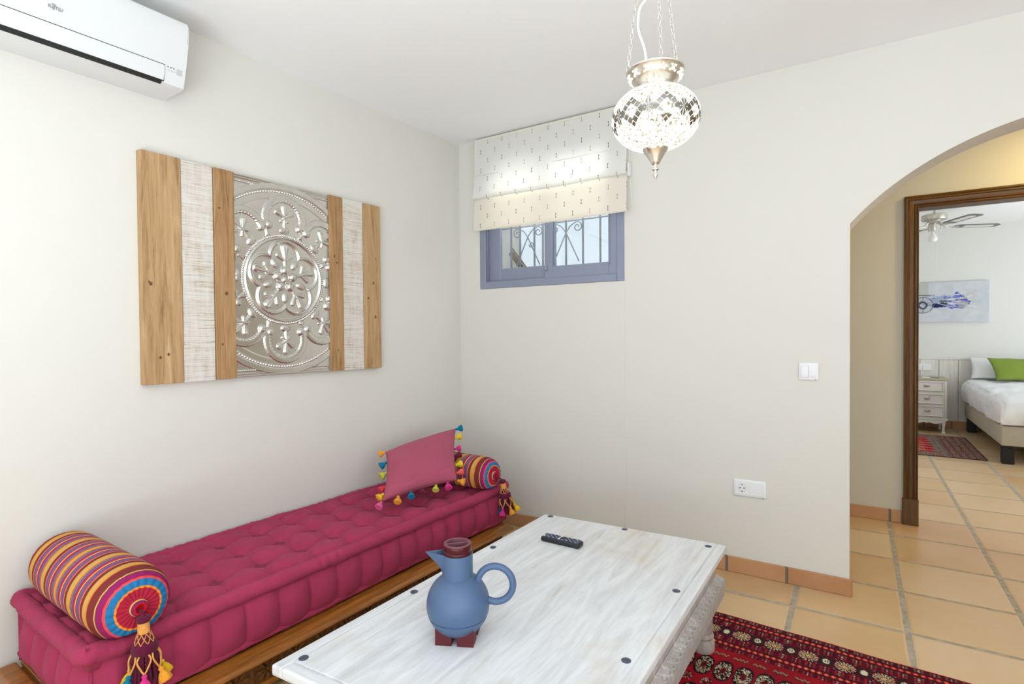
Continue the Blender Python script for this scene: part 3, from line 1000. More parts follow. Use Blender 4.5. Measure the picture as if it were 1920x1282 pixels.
# carved apron
nl_, nz_ = 620, 26
ss = np.linspace(DS0 + 0.02, DS1 - 0.05, nl_); zz_ = np.linspace(0.052, 0.130, nz_)
Sg, Zg = np.meshgrid(ss, zz_, indexing='ij')
ph = (Sg / 0.11) % 1 - 0.5; q = (Zg - 0.091) / 0.04
ang = np.arctan2(q * 0.4, ph); rad = np.hypot(ph * 1.8, q * 0.8)
rel = 0.009 * (np.cos(ang * 8) > 0.0) * (rad < 0.72) * (rad > 0.14) + 0.007 * (rad < 0.11) + 0.008 * (np.abs(np.abs(ph) - 0.5) < 0.05) + 0.009 * (np.abs(q) > 0.9)
b = B()
b.grid([[(FO - 0.044 + rel[i, j], ss[i], zz_[j]) for j in range(nz_)] for i in range(nl_)])
b.box((FO - 0.075, DS0 + 0.02, 0.05), (FO - 0.0445, DS1 - 0.05, 0.130))
CARV = pmat('carved_dark_wood', srgb(104, 64, 26), 0.5, var=0.25, vscale=30)
db.part('carved_apron', b, CARV, label='leaf carved front panel')
b = B(); b.box((FO - 0.07, DS0 + 0.02, 0.036), (FO - 0.026, DS1 - 0.05, 0.054), 0.006, 2); db.part('lower_moulding', b, DAYW)
for sx in (DS0 + 0.08, DS1 - 0.11):
    for ox in (0.08, FO - 0.075):
        b = B(); b.lathe([(0.022, 0), (0.03, 0.01), (0.034, 0.035), (0.026, 0.05), (0.036, 0.07), (0.036, 0.15)], 20, (ox, sx, 0)); db.part('leg', b, DAYW, 40)

# ------------------------------------------------------------------ mattress
mt = Thing('tufted_mattress', 'plum tufted cotton mattress on the low wooden daybed', 'mattress', (0.32, -1.34, 0.166), LW)
ns, no = 330, 100
sg_ = np.linspace(MS0 + 0.024, MS1 - 0.024, ns); og = np.linspace(MO0 + 0.024, MO1 - 0.024, no)
Sg, Og = np.meshgrid(sg_, og, indexing='ij')
tufts = []
rows_o = [0.150, 0.300, 0.452, 0.580]
TS = 0.165
s_lines = [q for q in (-1.555 + TS * k for k in range(-6, 9)) if MS0 + 0.05 < q < MS1 - 0.05]
for oo in rows_o:
    for q in s_lines:
        tufts.append((q + random.uniform(-.009, .009), oo + random.uniform(-.008, .008)))
dmin = np.full_like(Sg, 9.0); wrk = np.zeros_like(Sg)
for (a_, c_) in tufts:
    d_ = np.hypot(Sg - a_, Og - c_); th_ = np.arctan2(Og - c_, Sg - a_)
    dmin = np.minimum(dmin, d_)
    wrk += 0.0026 * np.sin(th_ * random.choice((7, 8, 9)) + random.uniform(0, 6)) * np.exp(-(d_ / 0.048) ** 2) * (1 - np.exp(-(d_ / 0.014) ** 2))
# puffed squares between the tufts, valleys wandering a little
sw = Sg + 0.008 * np.sin(Og * 21 + Sg * 5); ow = Og + 0.006 * np.sin(Sg * 17)
cu_ = (((sw + 1.555) / TS) % 1 - 0.5) * 2
cu_ = np.abs(np.where(True, ((sw + 1.555) / TS + 0.5) % 1 - 0.5, 0)) * 2      # 0 on a valley, 1 in mid cell
bnd = [MO0] + rows_o + [MO1]
cv_ = np.ones_like(Og)
for k in range(len(bnd) - 1):
    m_ = (ow >= bnd[k]) & (ow < bnd[k + 1])
    f_ = (ow - bnd[k]) / (bnd[k + 1] - bnd[k]); cv_[m_] = (1 - np.abs(2 * f_ - 1))[m_]
pu = np.sqrt(np.clip(1 - (1 - cu_) ** 2.6, 0, 1)); pv = np.sqrt(np.clip(1 - (1 - np.clip(cv_, 0, 1)) ** 2.6, 0, 1))
hgt = 0.026 * (0.22 + 0.78 * pu) * (0.36 + 0.64 * pv) + 0.018 * (1 - np.exp(-(dmin / 0.055) ** 2)) - 0.010 * np.exp(-(dmin / 0.013) ** 2) + wrk
hgt = hgt - 0.004
edge = np.minimum.reduce([Sg - MS0, MS1 - Sg, Og - MO0, MO1 - Og])
wr = np.array([[mnoise.noise(Vector((a * 14, c * 14, 0.3))) * 0.004 + mnoise.noise(Vector((a * 42, c * 42, 1.3))) * 0.0016 for c in og] for a in sg_])
hgt = (hgt + wr) * np.clip(edge / 0.05, 0, 1)
Zt = 0.351 + hgt
b = B()
V = b.grid([[(Og[i, j], Sg[i, j], Zt[i, j]) for j in range(no)] for i in range(ns)])
ring = [V[i][0] for i in range(ns)] + [V[-1][j] for j in range(1, no)] + [V[i][-1] for i in range(ns - 2, -1, -1)] + [V[0][j] for j in range(no - 2, 0, -1)]
low = [b.bm.verts.new((v.co.x, v.co.y, 0.320)) for v in ring]
for i in range(len(ring)):
    k = (i + 1) % len(ring); b.bm.faces.new((ring[i], ring[k], low[k], low[i]))
b.bm.faces.new(low)
# sides: perimeter path with bulging tufted profile
per = []
L1, L2 = MS1 - MS0, MO1 - MO0


RCN = 0.030
_segs = []
A1, A2, AQ = L1 - 2 * RCN, L2 - 2 * RCN, RCN * PI / 2


def perim(t):
    """t in metres round the mattress (front, right end, back, left end) -> point, outward normal, distance to the corner"""
    t = t % LT
    def arc(co, cs, a0, d):
        a = a0 + d / RCN
        return (co + RCN * math.cos(a), cs + RCN * math.sin(a)), (math.cos(a), math.sin(a)), 0.0
    if t < A1: return (MO1, MS0 + RCN + t), (1, 0), min(t, A1 - t)
    t -= A1
    if t < AQ: return arc(MO1 - RCN, MS1 - RCN, 0, t)
    t -= AQ
    if t < A2: return (MO1 - RCN - t, MS1), (0, 1), min(t, A2 - t)
    t -= A2
    if t < AQ: return arc(MO0 + RCN, MS1 - RCN, PI / 2, t)
    t -= AQ
    if t < A1: return (MO0, MS1 - RCN - t), (-1, 0), min(t, A1 - t)
    t -= A1
    if t < AQ: return arc(MO0 + RCN, MS0 + RCN, PI, t)
    t -= AQ
    if t < A2: return (MO0 + RCN + t, MS0), (0, -1), min(t, A2 - t)
    t -= A2
    return arc(MO1 - RCN, MS0 + RCN, 1.5 * PI, t)


LT = 2 * (A1 + A2) + 4 * AQ; npp = 900; nv_ = 22
P = []
for i in range(npp):
    t = LT * i / npp
    (po, ps), (no_, ns_), cw = perim(t)
    row = []
    onback = no_ < -0.5
    for j in range(nv_):
        f = j / (nv_ - 1); z_ = 0.1685 + f * (0.362 - 0.1685)
        bul = max(0.0, math.sin(PI * min(1, f * 1.04))) ** 0.62
        scal = abs(math.sin(PI * (t + 0.02 * math.sin(t * 5)) / 0.112)) ** 0.62
        d_ = -0.036 + bul * (0.022 + 0.023 * scal) * min(1, cw / 0.05) + 0.003 * mnoise.noise(Vector((t * 12, z_ * 30, 0)))
        if onback: d_ = -0.012
        row.append((po + no_ * d_, ps + ns_ * d_, z_))
    P.append(row)
V = b.grid(P, closeu=True)
b.bm.faces.new([r_[0] for r_ in V]); b.bm.faces.new([r_[-1] for r_ in V])
body = mt.part('cover', b, FABRIC, 180)


def roll(zc, rad, inset, fl, seed, rz=1.0):
    pts = []; rr = []
    n = 760
    for i in range(n):
        t = LT * i / n
        (po, ps), (no_, ns_), cw = perim(t)
        k = -0.006 * max(0, 1 - cw / 0.04) ** 2 if no_ >= 0 else 0.0
        wv = 0.004 * mnoise.noise(Vector((t * 6, seed, 0)))
        pts.append((po + no_ * (-inset - k + (wv if no_ >= 0 else 0)), ps + ns_ * (-inset - k + wv), zc + 0.006 * mnoise.noise(Vector((t * 4, seed, 7))) + (0.010 * max(0, 1 - cw / 0.05))))
        rr.append(rad * (1 + 0.15 * mnoise.noise(Vector((t * 48, seed, 2))) + 0.14 * mnoise.noise(Vector((t * 13, seed, 5)))))
    bb = B(); bb.tube(pts, rr, 14, closed=True)
    return bb


b = roll(0.3635, 0.0260, 0.022, 1, 3.1); mt.part('top_edge_roll', b, FABRIC, 180)
b = roll(0.189, 0.0135, 0.026, 1, 8.2); mt.part('bottom_edge_roll', b, FABRIC, 180)
for (a_, c_) in tufts:
    b = B(); i = int(np.argmin(abs(sg_ - a_))); j = int(np.argmin(abs(og - c_)))
    b.sphere((c_, a_, Zt[i, j] + 0.001), 0.006, (1, 1, 0.5), 8, 6)
    mt.part('tuft_button', b, FABRIC, 180)


def ztop(s, o):
    i = int(np.argmin(abs(sg_ - s))); j = int(np.argmin(abs(og - o))); return Zt[i, j]


# ------------------------------------------------------------------ tassels
TC = {k: pmat('tassel_' + k, c, 0.85, var=0.15, vscale=120, bmp=0.4, bscale=700, sheen=0.1, spec=0.1) for k, c in dict(
    orange=srgb(238, 158, 52), blue=srgb(12, 122, 156), yellow=srgb(226, 196, 52), lime=srgb(196, 196, 74), red=srgb(222, 60, 72),
    pink=srgb(222, 52, 134), rose=srgb(226, 92, 150), maroon=srgb(112, 34, 56), plum=srgb(98, 26, 54), peach=srgb(226, 160, 84), gold=srgb(240, 190, 40), coral=srgb(238, 96, 84)).items()}


def mini_tassel(b, p, d, ln, r):
    """head + flared fringe from p along unit d"""
    d = Vector(d).normalized(); x = d.cross(Vector((0.31, 0.2, 0.93))).normalized(); y = d.cross(x)
    fr = Matrix((x, y, d)).transposed()
    ph = random.uniform(0, 6)
    b.lathe([(0.0, 0), (r * 0.30, ln * 0.04), (r * 0.42, ln * 0.14), (r * 0.34, ln * 0.25), (r * 0.30, ln * 0.29), (r * 0.55, ln * 0.42), (r * 0.85, ln * 0.66), (r * 1.0, ln * 0.92), (r * 0.86, ln * 1.0), (r * 0.4, ln * 0.94), (0.0, ln * 0.9)],
            22, p, frame=fr, rfun=lambda a, z: 1 + (0.10 * math.sin(7 * a + ph) + 0.09 * math.sin(11 * a) if z > ln * 0.3 else 0), cap=False)


# ------------------------------------------------------------------ bolsters


def stripe_mat():
    m, nt, bs = new_mat('striped_bolster_cotton')
    at = nt.nodes.new('ShaderNodeAttribute'); at.attribute_name = 'arc'
    t = S(at.outputs['Fac'])
    must = srgb(204, 162, 88); ora = srgb(232, 128, 48); bro = srgb(126, 50, 48); yel = srgb(226, 196, 104)
    plum = srgb(146, 46, 82); blu = srgb(40, 116, 168); red = srgb(186, 56, 62); pin = srgb(190, 70, 104); cre = srgb(240, 214, 134); lil = srgb(124, 78, 116)
    body = ramp(((t - 0.112) / 0.118 + 20.0).fract(), [(0, must), (0.17, ora), (0.195, bro), (0.33, yel), (0.345, pin), (0.42, plum), (0.45, blu), (0.52, red), (0.60, cre), (0.63, red), (0.70, plum), (0.76, pin), (0.79, blu), (0.84, lil), (0.89, ora), (0.92, bro), (0.945, ora), (0.965, must)], 'CONSTANT')
    end = ramp(t / 0.112, [(0, srgb(196, 26, 40)), (0.13, srgb(132, 38, 92)), (0.19, srgb(212, 184, 92)), (0.22, srgb(176, 38, 62)), (0.42, srgb(236, 138, 44)), (0.455, blu), (0.575, srgb(226, 76, 72)), (0.62, srgb(146, 36, 94)), (0.74, srgb(196, 180, 84)), (0.765, bro), (0.955, ora)], 'CONSTANT')
    wv = noise(mapping(coords()[0], (1, 1, 1)), 420, 2)
    c = mix(t < 0.112, body, end)
    setc(bs, c); bs.inputs['Roughness'].default_value = 0.85; bs.inputs['Specular IOR Level'].default_value = 0.15
    bump(bs, wv, 0.2, 0.003)
    return m


STRIPE = stripe_mat()


def bolster(label, s, o0, o1, z, R, seed, tass, kind):
    th = Thing('bolster_cushion', label, 'bolster', (0.5 * (o0 + o1), s, z - R), LW, 'striped bolsters on the daybed')
    L = o1 - o0
    # half profile from the front hole (at o1) to the middle
    prof = [(0.0085, 0.004), (0.0105, -0.008), (0.0130, -0.0125), (0.0180, -0.010), (0.0215, -0.002), (0.0235, 0.0035)]
    er = 0.072
    for i in range(1, 17):
        a = PI / 2 * i / 16
        prof.append((0.024 + (R - 0.024) * math.sin(a) ** 0.80, er * (1 - math.cos(a)) ** 1.25))
    half = list(prof)
    for i in range(1, 14):
        half.append((R * (1 + 0.012 * math.sin(PI * i / 14)), er + (L / 2 - er) * i / 13))
    arc = [0.0]
    for k in range(1, len(half)):
        arc.append(arc[-1] + math.hypot(half[k][0] - half[k - 1][0], half[k][1] - half[k - 1][1]))
    sc = 0.112 / arc[len(prof) - 1]
    arc = [a_ * sc if k < len(prof) else 0.112 + (a_ - arc[len(prof) - 1]) for k, a_ in enumerate(arc)]
    full = [(r, o1 - d) for r, d in half] + [(r, o0 + d) for r, d in reversed(half[:-1])]
    arcs = arc + list(reversed(arc[:-1]))
    seg = 120
    P = []
    for k, (r, o_) in enumerate(full):
        row = []
        dn = min(k, len(full) - 1 - k); pl = max(0.0, 1 - dn / (len(prof) + 1.0)) if dn > 1 else 0.5
        for q in range(seg):
            a = 2 * PI * q / seg
            pleat = abs(math.sin(11 * a + 0.5 * math.sin(3 * a + seed))) ** 0.6
            rr = r * (1 - 0.0 * pl)
            da = -0.008 * pl * (1 - pleat) * (1 if r > 0.03 else 0.3)
            lump = 1 + 0.012 * math.sin(2 * a + seed) + 0.008 * math.sin(3 * a + o_ * 9 + seed)
            flat = 1.0
            zz = rr * math.sin(a) * lump
            if zz < -R * 0.67: zz = -R * 0.67 + (zz + R * 0.67) * 0.12
            sgn = 1 if k < len(full) / 2 else -1
            row.append((o_ + sgn * da, s + rr * math.cos(a) * lump, z + zz))
        P.append(row)
    b = B(); V = b.grid(P, closev=True)
    b.bm.faces.new(V[0]); b.bm.faces.new(V[-1])
    att = np.repeat(np.array(arcs), seg)
    th.part('striped_cover', b, STRIPE, 180, attr={'arc': ('FLOAT', att)})
    # tassel
    bend = [Vector(p) for p in tass]
    top, knot, coll, tip = bend
    d = (tip - coll).normalized()
    x = d.cross(Vector((0, 1, 0.2))).normalized(); y = d.cross(x); fr = Matrix((x, y, d)).transposed()
    b = B()
    b.tube(smoothpath([top, (top + knot) / 2 + Vector((0.006, 0, 0.004)), knot], 6), 0.004, 8)
    b.sphere(knot, 0.0085)
    b.lathe([(0.010, -0.004), (0.0165, 0.0), (0.0185, 0.006), (0.0165, 0.013), (0.012, 0.015)], 24, knot, frame=fr, rfun=lambda a, q: 1 + 0.03 * math.sin(9 * a))
    root = th.part('tassel', b, TC['plum'], 60)
    b = B(); b.lathe([(0.0145, 0.012), (0.0150, 0.03), (0.0150, 0.044)], 24, knot, frame=fr, cap=False)
    th.part('tassel_collar', b, TC['peach'], 60, parent=root)
    l0 = 0.043
    b = B(); b.lathe([(0.0150, l0), (0.020, l0 + 0.012), (0.0245, l0 + 0.028), (0.0245, l0 + 0.03)], 24, knot, frame=fr, cap=False)
    b.lathe([(0.024, l0 + 0.024), (0.030, l0 + 0.030), (0.0325, l0 + 0.042), (0.030, l0 + 0.054), (0.022, l0 + 0.058)], 30, knot, frame=fr, rfun=lambda a, q: 1 + 0.05 * math.sin(15 * a + q * 600), cap=False)
    th.part('tassel_head', b, TC['plum'], 60, parent=root)
    b = B()
    for k in range(9):
        for sg in (-1, 1):
            pts = []
            for i in range(8):
                f = i / 7; a = 2 * PI * k / 9 + sg * f * 0.75; r_ = 0.0162 + 0.0095 * f
                pts.append(knot + fr @ Vector((r_ * math.cos(a), r_ * math.sin(a), l0 + 0.029 * f)))
            b.tube(pts, 0.0011, 5)
    th.part('tassel_net', b, TC['peach'], 180, parent=root)
    b = B(); clen = 0.095
    for k in range(22):
        a = 2 * PI * k / 22 + random.uniform(-.08, .08); r0 = 0.026; r1 = 0.036 + random.uniform(-.004, .004); ln = clen + random.uniform(-.008, .008)
        base = [knot + fr @ Vector(((r0 + (r1 - r0) * f) * math.cos(a), (r0 + (r1 - r0) * f) * math.sin(a), l0 + 0.05 + ln * f)) for f in np.linspace(0, 1, 30)]
        for tw in (0, PI):
            b.tube([p_ + fr @ Vector((0.0019 * math.cos(tw + i * 1.0), 0.0019 * math.sin(tw + i * 1.0), 0)) for i, p_ in enumerate(base)], 0.0026, 5)
    for k in range(8):
        a = 2 * PI * k / 8; b.tube([knot + fr @ Vector((0.014 * math.cos(a), 0.014 * math.sin(a), l0 + 0.05 + clen * f)) for f in (0, 0.5, 1)], 0.005, 6)
    th.part('tassel_cords', b, TC['plum'], 180, parent=root)
    cols = ['pink', 'blue', 'gold', 'lime', 'gold', 'orange', 'pink', 'blue']
    nL = 6
    for k in range(nL):
        a = 2 * PI * k / nL + seed * 0.7
        lp = lambda r_, da, l_: knot + fr @ Vector((r_ * math.cos(a + da), r_ * math.sin(a + da), l_))
        b = B()
        for sg in (-1, 1):
            b.tube(smoothpath([lp(0.031, sg * 0.36, l0 + 0.052), lp(0.037, sg * 0.44, l0 + 0.066), lp(0.039, sg * 0.16, l0 + 0.088), lp(0.040, 0.0, l0 + 0.098)], 5), 0.0024, 6)
        th.part('tassel_loop', b, TC['peach'], 180, parent=root)
        b = B(); q0 = lp(0.041, 0, l0 + 0.096)
        dd = (fr @ Vector((0.35 * math.cos(a), 0.35 * math.sin(a), 1))).normalized()
        mini_tassel(b, q0, dd, 0.042, 0.017)
        th.part('mini_tassel', b, TC[cols[k]], 180, parent=root)
    return th


zc1 = 0.467
bolster('large striped bolster on the mattress end nearest the camera', -2.203, 0.034, 0.656, zc1, 0.102, 0.6,
        [(0.660, -2.203, zc1 - 0.005), (0.682, -2.203, zc1 - 0.018), (0.682, -2.203, zc1 - 0.040), (0.700, -2.204, zc1 - 0.30)], 'near')
zc2 = 0.465
bolster('striped bolster half hidden behind the rose cushion at the far end', -0.505, 0.12, 0.648, zc2, 0.094, 2.2,
        [(0.655, -0.515, zc2 - 0.005), (0.674, -0.470, zc2 - 0.030), (0.680, -0.452, zc2 - 0.045), (0.700, -0.405, zc2 - 0.30)], 'far')

# ------------------------------------------------------------------ throw cushion with tassels
TL, TR = Vector((0.19, -0.863, 0.577)), Vector((0.30, -0.422, 0.646))
BL, BR = Vector((0.419, -1.097, 0.412)), Vector((0.545, -0.700, 0.441))
nrm = (TR - TL).cross(BL - TL).normalized()
if nrm.z < 0: nrm = -nrm
cu = Thing('throw_cushion', 'dusty rose square cushion with colourful tassels leaning on the far bolster', 'cushion', (0.45, -0.85, 0.40), LW)


def cpt(a, c, side):
    """a across 0..1 (left to right), c down 0..1"""
    u = 2 * a - 1; v = 2 * c - 1
    pin = 0.035
    a2 = a + pin * (1 - v * v) * (-u) * 1.0 * (abs(u) ** 2)
    c2 = c + pin * (1 - u * u) * (-v) * 1.0 * (abs(v) ** 2)
    p = (TL * (1 - a2) + TR * a2) * (1 - c2) + (BL * (1 - a2) + BR * a2) * c2
    inf = max(0.0, (1 - u * u)) ** 0.48 * max(0.0, (1 - v * v)) ** 0.48
    thick = 0.082 if side > 0 else 0.004
    wr_ = 0.0
    if side > 0:
        # soft folds running in from the lower corners
        wr_ += -0.006 * math.exp(-((c - 0.80 - 0.10 * math.sin(a * 5)) / 0.035) ** 2) * math.exp(-((a - 0.30) / 0.22) ** 2)
        wr_ += -0.004 * math.exp(-((c - 0.88 + 0.3 * (a - 0.75)) / 0.03) ** 2) * math.exp(-((a - 0.85) / 0.12) ** 2)
        wr_ += 0.004 * mnoise.noise(Vector((a * 4, c * 4, 1.5))) * inf
        wr_ += 0.0022 * mnoise.noise(Vector((a * 12, c * 5, 2.5))) * inf
    p = p + nrm * (side * thick * inf + wr_ + 0.036)
    return p


b = B(); n = 64
for side in (1, -1):
    b.grid([[cpt(i / n, j / n, side) for j in range(n + 1)] for i in range(n + 1)])
bmesh.ops.remove_doubles(b.bm, verts=b.bm.verts, dist=1e-4)
cu.part('cover', b, CUSHF, 180)
edge_t = [((0, 0), 'orange'), ((0, .24), 'blue'), ((0, .46), 'lime'), ((0, .72), 'red'), ((0, .86), 'gold'), ((0, 1), 'rose'),
          ((.20, 1), 'orange'), ((.36, 1), 'blue'), ((.52, 1), 'maroon'), ((.70, 1), 'lime'), ((.86, 1), 'pink'), ((1, 1), 'orange'),
          ((1, 0.02), 'blue'), ((1, .20), 'yellow'), ((1, .42), 'pink'), ((1, .56), 'maroon'), ((1, .72), 'yellow'), ((1, .87), 'coral')]
ctr = (TL + TR + BL + BR) / 4
for (a_, c_), col in edge_t:
    p = cpt(a_, c_, 1)
    out = Vector((0, 0, 0))
    ex = (TR - TL).normalized(); ey = (BL - TL).normalized()
    if a_ == 0: out -= ex
    if a_ == 1: out += ex * 0.9 + nrm * 0.35
    if c_ == 1: out += ey * 0.9
    if c_ == 0: out -= ey * 0.3
    out = out.normalized() + Vector((0, 0, -0.35))
    if c_ == 1: out = out + Vector((0, 0, 0.12))
    d_ = (out + Vector((random.uniform(-.2, .2), random.uniform(-.2, .2), random.uniform(-.05, .1)))).normalized()
    b = B()
    mini_tassel(b, p, d_, random.uniform(0.036, 0.042), random.uniform(0.0165, 0.020))
    cu.part('tassel', b, TC[col], 180, label='%s tassel' % dict(lime='yellow green', rose='light pink', gold='golden yellow').get(col, col))

# ------------------------------------------------------------------ coffee table
tb = Thing('coffee_table', 'low whitewashed wooden coffee table with dark metal studs', 'table', (1.44, -1.42, 0.009))
FL_, FR_, NL_, NR_ = Vector((1.064, -0.765, 0)), Vector((1.848, -0.728, 0)), Vector((1.022, -2.127, 0)), Vector((1.836, -2.09, 0))
TWx, TLy = 0.785, 1.363


def T(u, v, z):
    """u metres from the left edge, v metres from the far edge"""
    a = u / TWx; c = v / TLy
    p = (FL_ * (1 - a) + FR_ * a) * (1 - c) + (NL_ * (1 - a) + NR_ * a) * c
    return Vector((p.x, p.y, z))


def tbox(b, u0, u1, v0, v1, z0, z1, bev=0.0):
    c = B(); c.box((u0, v0, z0), (u1, v1, z1), bev, 2)
    for v in c.bm.verts: v.co = T(v.co.x, v.co.y, v.co.z)
    me = bpy.data.meshes.new('tmp'); c.bm.to_mesh(me); b.bm.from_mesh(me); bpy.data.meshes.remove(me); c.bm.free()


TZ = 0.40
bw = 0.038
b = B(); tbox(b, bw, TWx - bw, 0, TLy - bw, TZ - 0.026, TZ, 0.002)
tbox(b, 0.002, TWx - 0.002, 0.002, TLy - 0.002, TZ - 0.027, TZ - 0.004)
tbox(b, 0, bw - 0.0025, 0, TLy, TZ - 0.026, TZ - 0.0005, 0.005)
tbox(b, TWx - bw + 0.0025, TWx, 0, TLy, TZ - 0.026, TZ - 0.0005, 0.005)
ttop = tb.part('tabletop', b, TABW)
b = B(); tbox(b, bw, TWx - bw, TLy - bw + 0.0025, TLy, TZ - 0.026, TZ - 0.0005, 0.005)
tb.part('end_batten', b, TABX)
STUD = pmat('dark_steel_stud', srgb(92, 98, 116), 0.35, 0.75, var=0.25, vscale=90)
for (u_0, v_0) in ((0.04, 0.02), (0.385, 0.02), (0.728, 0.045), (0.728, 0.475), (0.728, 0.915), (0.728, 1.32), (0.03, 0.45), (0.030, 0.885), (0.045, 1.305), (0.39, 1.32)):
    q = T(u_0, v_0, TZ); b = B()
    b.lathe([(0.0125, -0.0005), (0.0125, 0.0012), (0.010, 0.0026), (0.005, 0.0036), (0.0, 0.004)], 20, q, cap=False)
    tb.part('stud', b, STUD, 60)
ins_ = 0.036
b = B()
tbox(b, ins_, ins_ + 0.022, ins_, TLy - ins_, 0.262, TZ - 0.027); tbox(b, TWx - ins_ - 0.022, TWx - ins_, ins_, TLy - ins_, 0.262, TZ - 0.027)
tbox(b, ins_ + 0.022, TWx - ins_ - 0.022, ins_, ins_ + 0.022, 0.262, TZ - 0.027); tbox(b, ins_ + 0.022, TWx - ins_ - 0.022, TLy - ins_ - 0.022, TLy - ins_, 0.262, TZ - 0.027)
tb.part('apron', b, TABG)


def carved_rail(A, C, outw):
    """sloping carved moulding from A to C (u,v), outward unit (du,dv)"""
    bb = B(); nL, nW = 640, 18
    A = np.array(A); C = np.array(C); Lr = np.linalg.norm(C - A); outw = np.array(outw)
    rows = []
    for i in range(nL + 1):
        f = i / nL; q = A + (C - A) * f; row = []
        for j in range(nW + 1):
            g = j / nW
            d_ = 0.001 + 0.033 * g; z_ = 0.282 - 0.016 * g - 0.003 * math.sin(PI * g)
            x_ = f * Lr
            e_ = min(x_, Lr - x_)
            ph = ((x_ - 0.07) / 0.034) % 1 - 0.5; qv = (g - 0.5)
            rr = math.hypot(ph, qv * 1.15)
            rel_ = 0.0
            if e_ > 0.075 and 0.08 < g < 0.92:
                rel_ = 0.0036 * (0.5 + 0.5 * math.cos(rr * 2 * PI * 2.4)) if rr < 0.5 else 0.001
            elif e_ <= 0.075: rel_ = 0.0 if (0.02 < e_ < 0.06 and 0.15 < g < 0.85) else 0.003
            if g <= 0.08 or g >= 0.92: rel_ = 0.003
            u0, v0 = q + outw * d_
            row.append(T(u0, v0, z_ + rel_))
        for d_, z_ in ((0.036, 0.250), (0.030, 0.244), (0.030, 0.205), (0.0, 0.205)):
            u0, v0 = q + outw * d_; row.append(T(u0, v0, z_))
        rows.append(row)
    V = bb.grid(rows)
    for R_ in (V[0], V[-1]):
        try: bb.bm.faces.new(R_)
        except ValueError: pass
    return bb


i0, i1 = ins_, TWx - ins_
j0, j1 = ins_, TLy - ins_
tb.part('carved_rail', carved_rail((i1, j0 - 0.03), (i1, j1 + 0.03), (1, 0)), TABG)
tb.part('carved_rail', carved_rail((i0, j0 - 0.03), (i0, j1 + 0.03), (-1, 0)), TABG)
tb.part('carved_rail', carved_rail((i0, j1), (i1, j1), (0, 1)), TABG)
tb.part('carved_rail', carved_rail((i0, j0), (i1, j0), (0, -1)), TABG)
LEGW = wood('weathered_grey_brown_wood', [(0.3, srgb(136, 120, 110)), (0.5, srgb(172, 158, 148)), (0.72, srgb(198, 188, 180))], rough=0.6)
LEG = [(0.041, 0.009), (0.0435, 0.013), (0.0435, 0.048), (0.041, 0.053), (0.036, 0.056), (0.0375, 0.062), (0.041, 0.066), (0.040, 0.072), (0.0355, 0.078), (0.0365, 0.10), (0.0355, 0.14),
       (0.0325, 0.172), (0.0345, 0.178), (0.0345, 0.186), (0.030, 0.190), (0.031, 0.202), (0.030, 0.262), (0.030, 0.30)]
for (u0, v0) in ((0.072, 0.072), (TWx - 0.072, 0.072), (0.072, TLy - 0.072), (TWx - 0.072, TLy - 0.072)):
    q = T(u0, v0, 0); b = B(); b.lathe(LEG, 32, q); tb.part('leg', b, LEGW, 35)

# ------------------------------------------------------------------ jug
JX, JY = 1.348, -1.777
JR = math.radians(27)
jug = Thing('vacuum_jug', 'round blue plastic vacuum jug with maroon lid on the coffee table', 'jug', (0, 0, 0), JR, world=(JX, JY, TZ + 0.0004))
bz, br_ = 0.092, 0.0865
prof = [(0.0, bz - br_)]
for i in range(1, 40):
    a = -PI / 2 + (PI / 2 + 1.09) * i / 39
    r, z = br_ * math.cos(a), bz + br_ * math.sin(a)
    if abs(z - (bz - 0.028)) < 0.0022: r -= 0.0018
    prof.append((r, z))
# sharpen the seam groove
b = B()
prof2 = [p for p in prof if p[1] < bz - 0.030] + [(br_ * math.cos(math.asin(-0.030 / br_)), bz - 0.030), (br_ * math.cos(math.asin(-0.029 / br_)) - 0.0022, bz - 0.029), (br_ * math.cos(math.asin(-0.027 / br_)) - 0.0022, bz - 0.027), (br_ * math.cos(math.asin(-0.026 / br_)), bz - 0.026)] + [p for p in prof if p[1] > bz - 0.026]
b.lathe(prof2, 64, (0, 0, 0), cap=False)
jug.part('body', b, JUGB, 40)
# collar with pointed spout
NR = 0.0415
b = B(); rows = []
zA, zB = 0.164, 0.231
for z_, f in ((zA - 0.004, 0), (zA, 0), (0.172, 0.0), (0.184, 0.12), (0.199, 0.36), (0.215, 0.68), (zB, 1.0)):
    row = []
    for k in range(72):
        a = 2 * PI * k / 72; da = abs(math.remainder(a - PI, 2 * PI))
        w_ = 0.62
        R_ = NR
        if da < w_:
            # straight sided spout: tangent lines meeting at the tip
            tip = NR + 0.050 * f
            x0 = NR * math.cos(w_); y0 = NR * math.sin(w_)
            # ray/line intersection between (x0,y0) and (tip,0)
            den = math.cos(da) * y0 + math.sin(da) * (tip - x0)
            R_ = max(NR, tip * y0 / den) if f > 0 else NR
        row.append((R_ * math.cos(a), R_ * math.sin(a), z_))
    rows.append(row)
outer = rows
inner = [[((1 - 0.0028 / math.hypot(x_, y_)) * x_, (1 - 0.0028 / math.hypot(x_, y_)) * y_, z_) for x_, y_, z_ in row] for row in reversed(rows[3:])]
b.grid(outer + inner, closev=True)
jug.part('spout_collar', b, JUGB, 40)
b = B(); b.lathe([(0.0, 0.2165), (NR - 0.004, 0.2165)], 40, (0, 0, 0), cap=False)
b.lathe([(0.0365, 0.2165), (0.0375, 0.2185), (0.0355, 0.2225), (0.0355, 0.2265), (0.0378, 0.2295), (0.0378, 0.2355), (0.036, 0.2385), (0.0385, 0.2415), (0.0385, 0.2545), (0.037, 0.2570)], 48, (0, 0, 0), cap=False)
lid = jug.part('lid', b, JUGR, 40)
b = B()
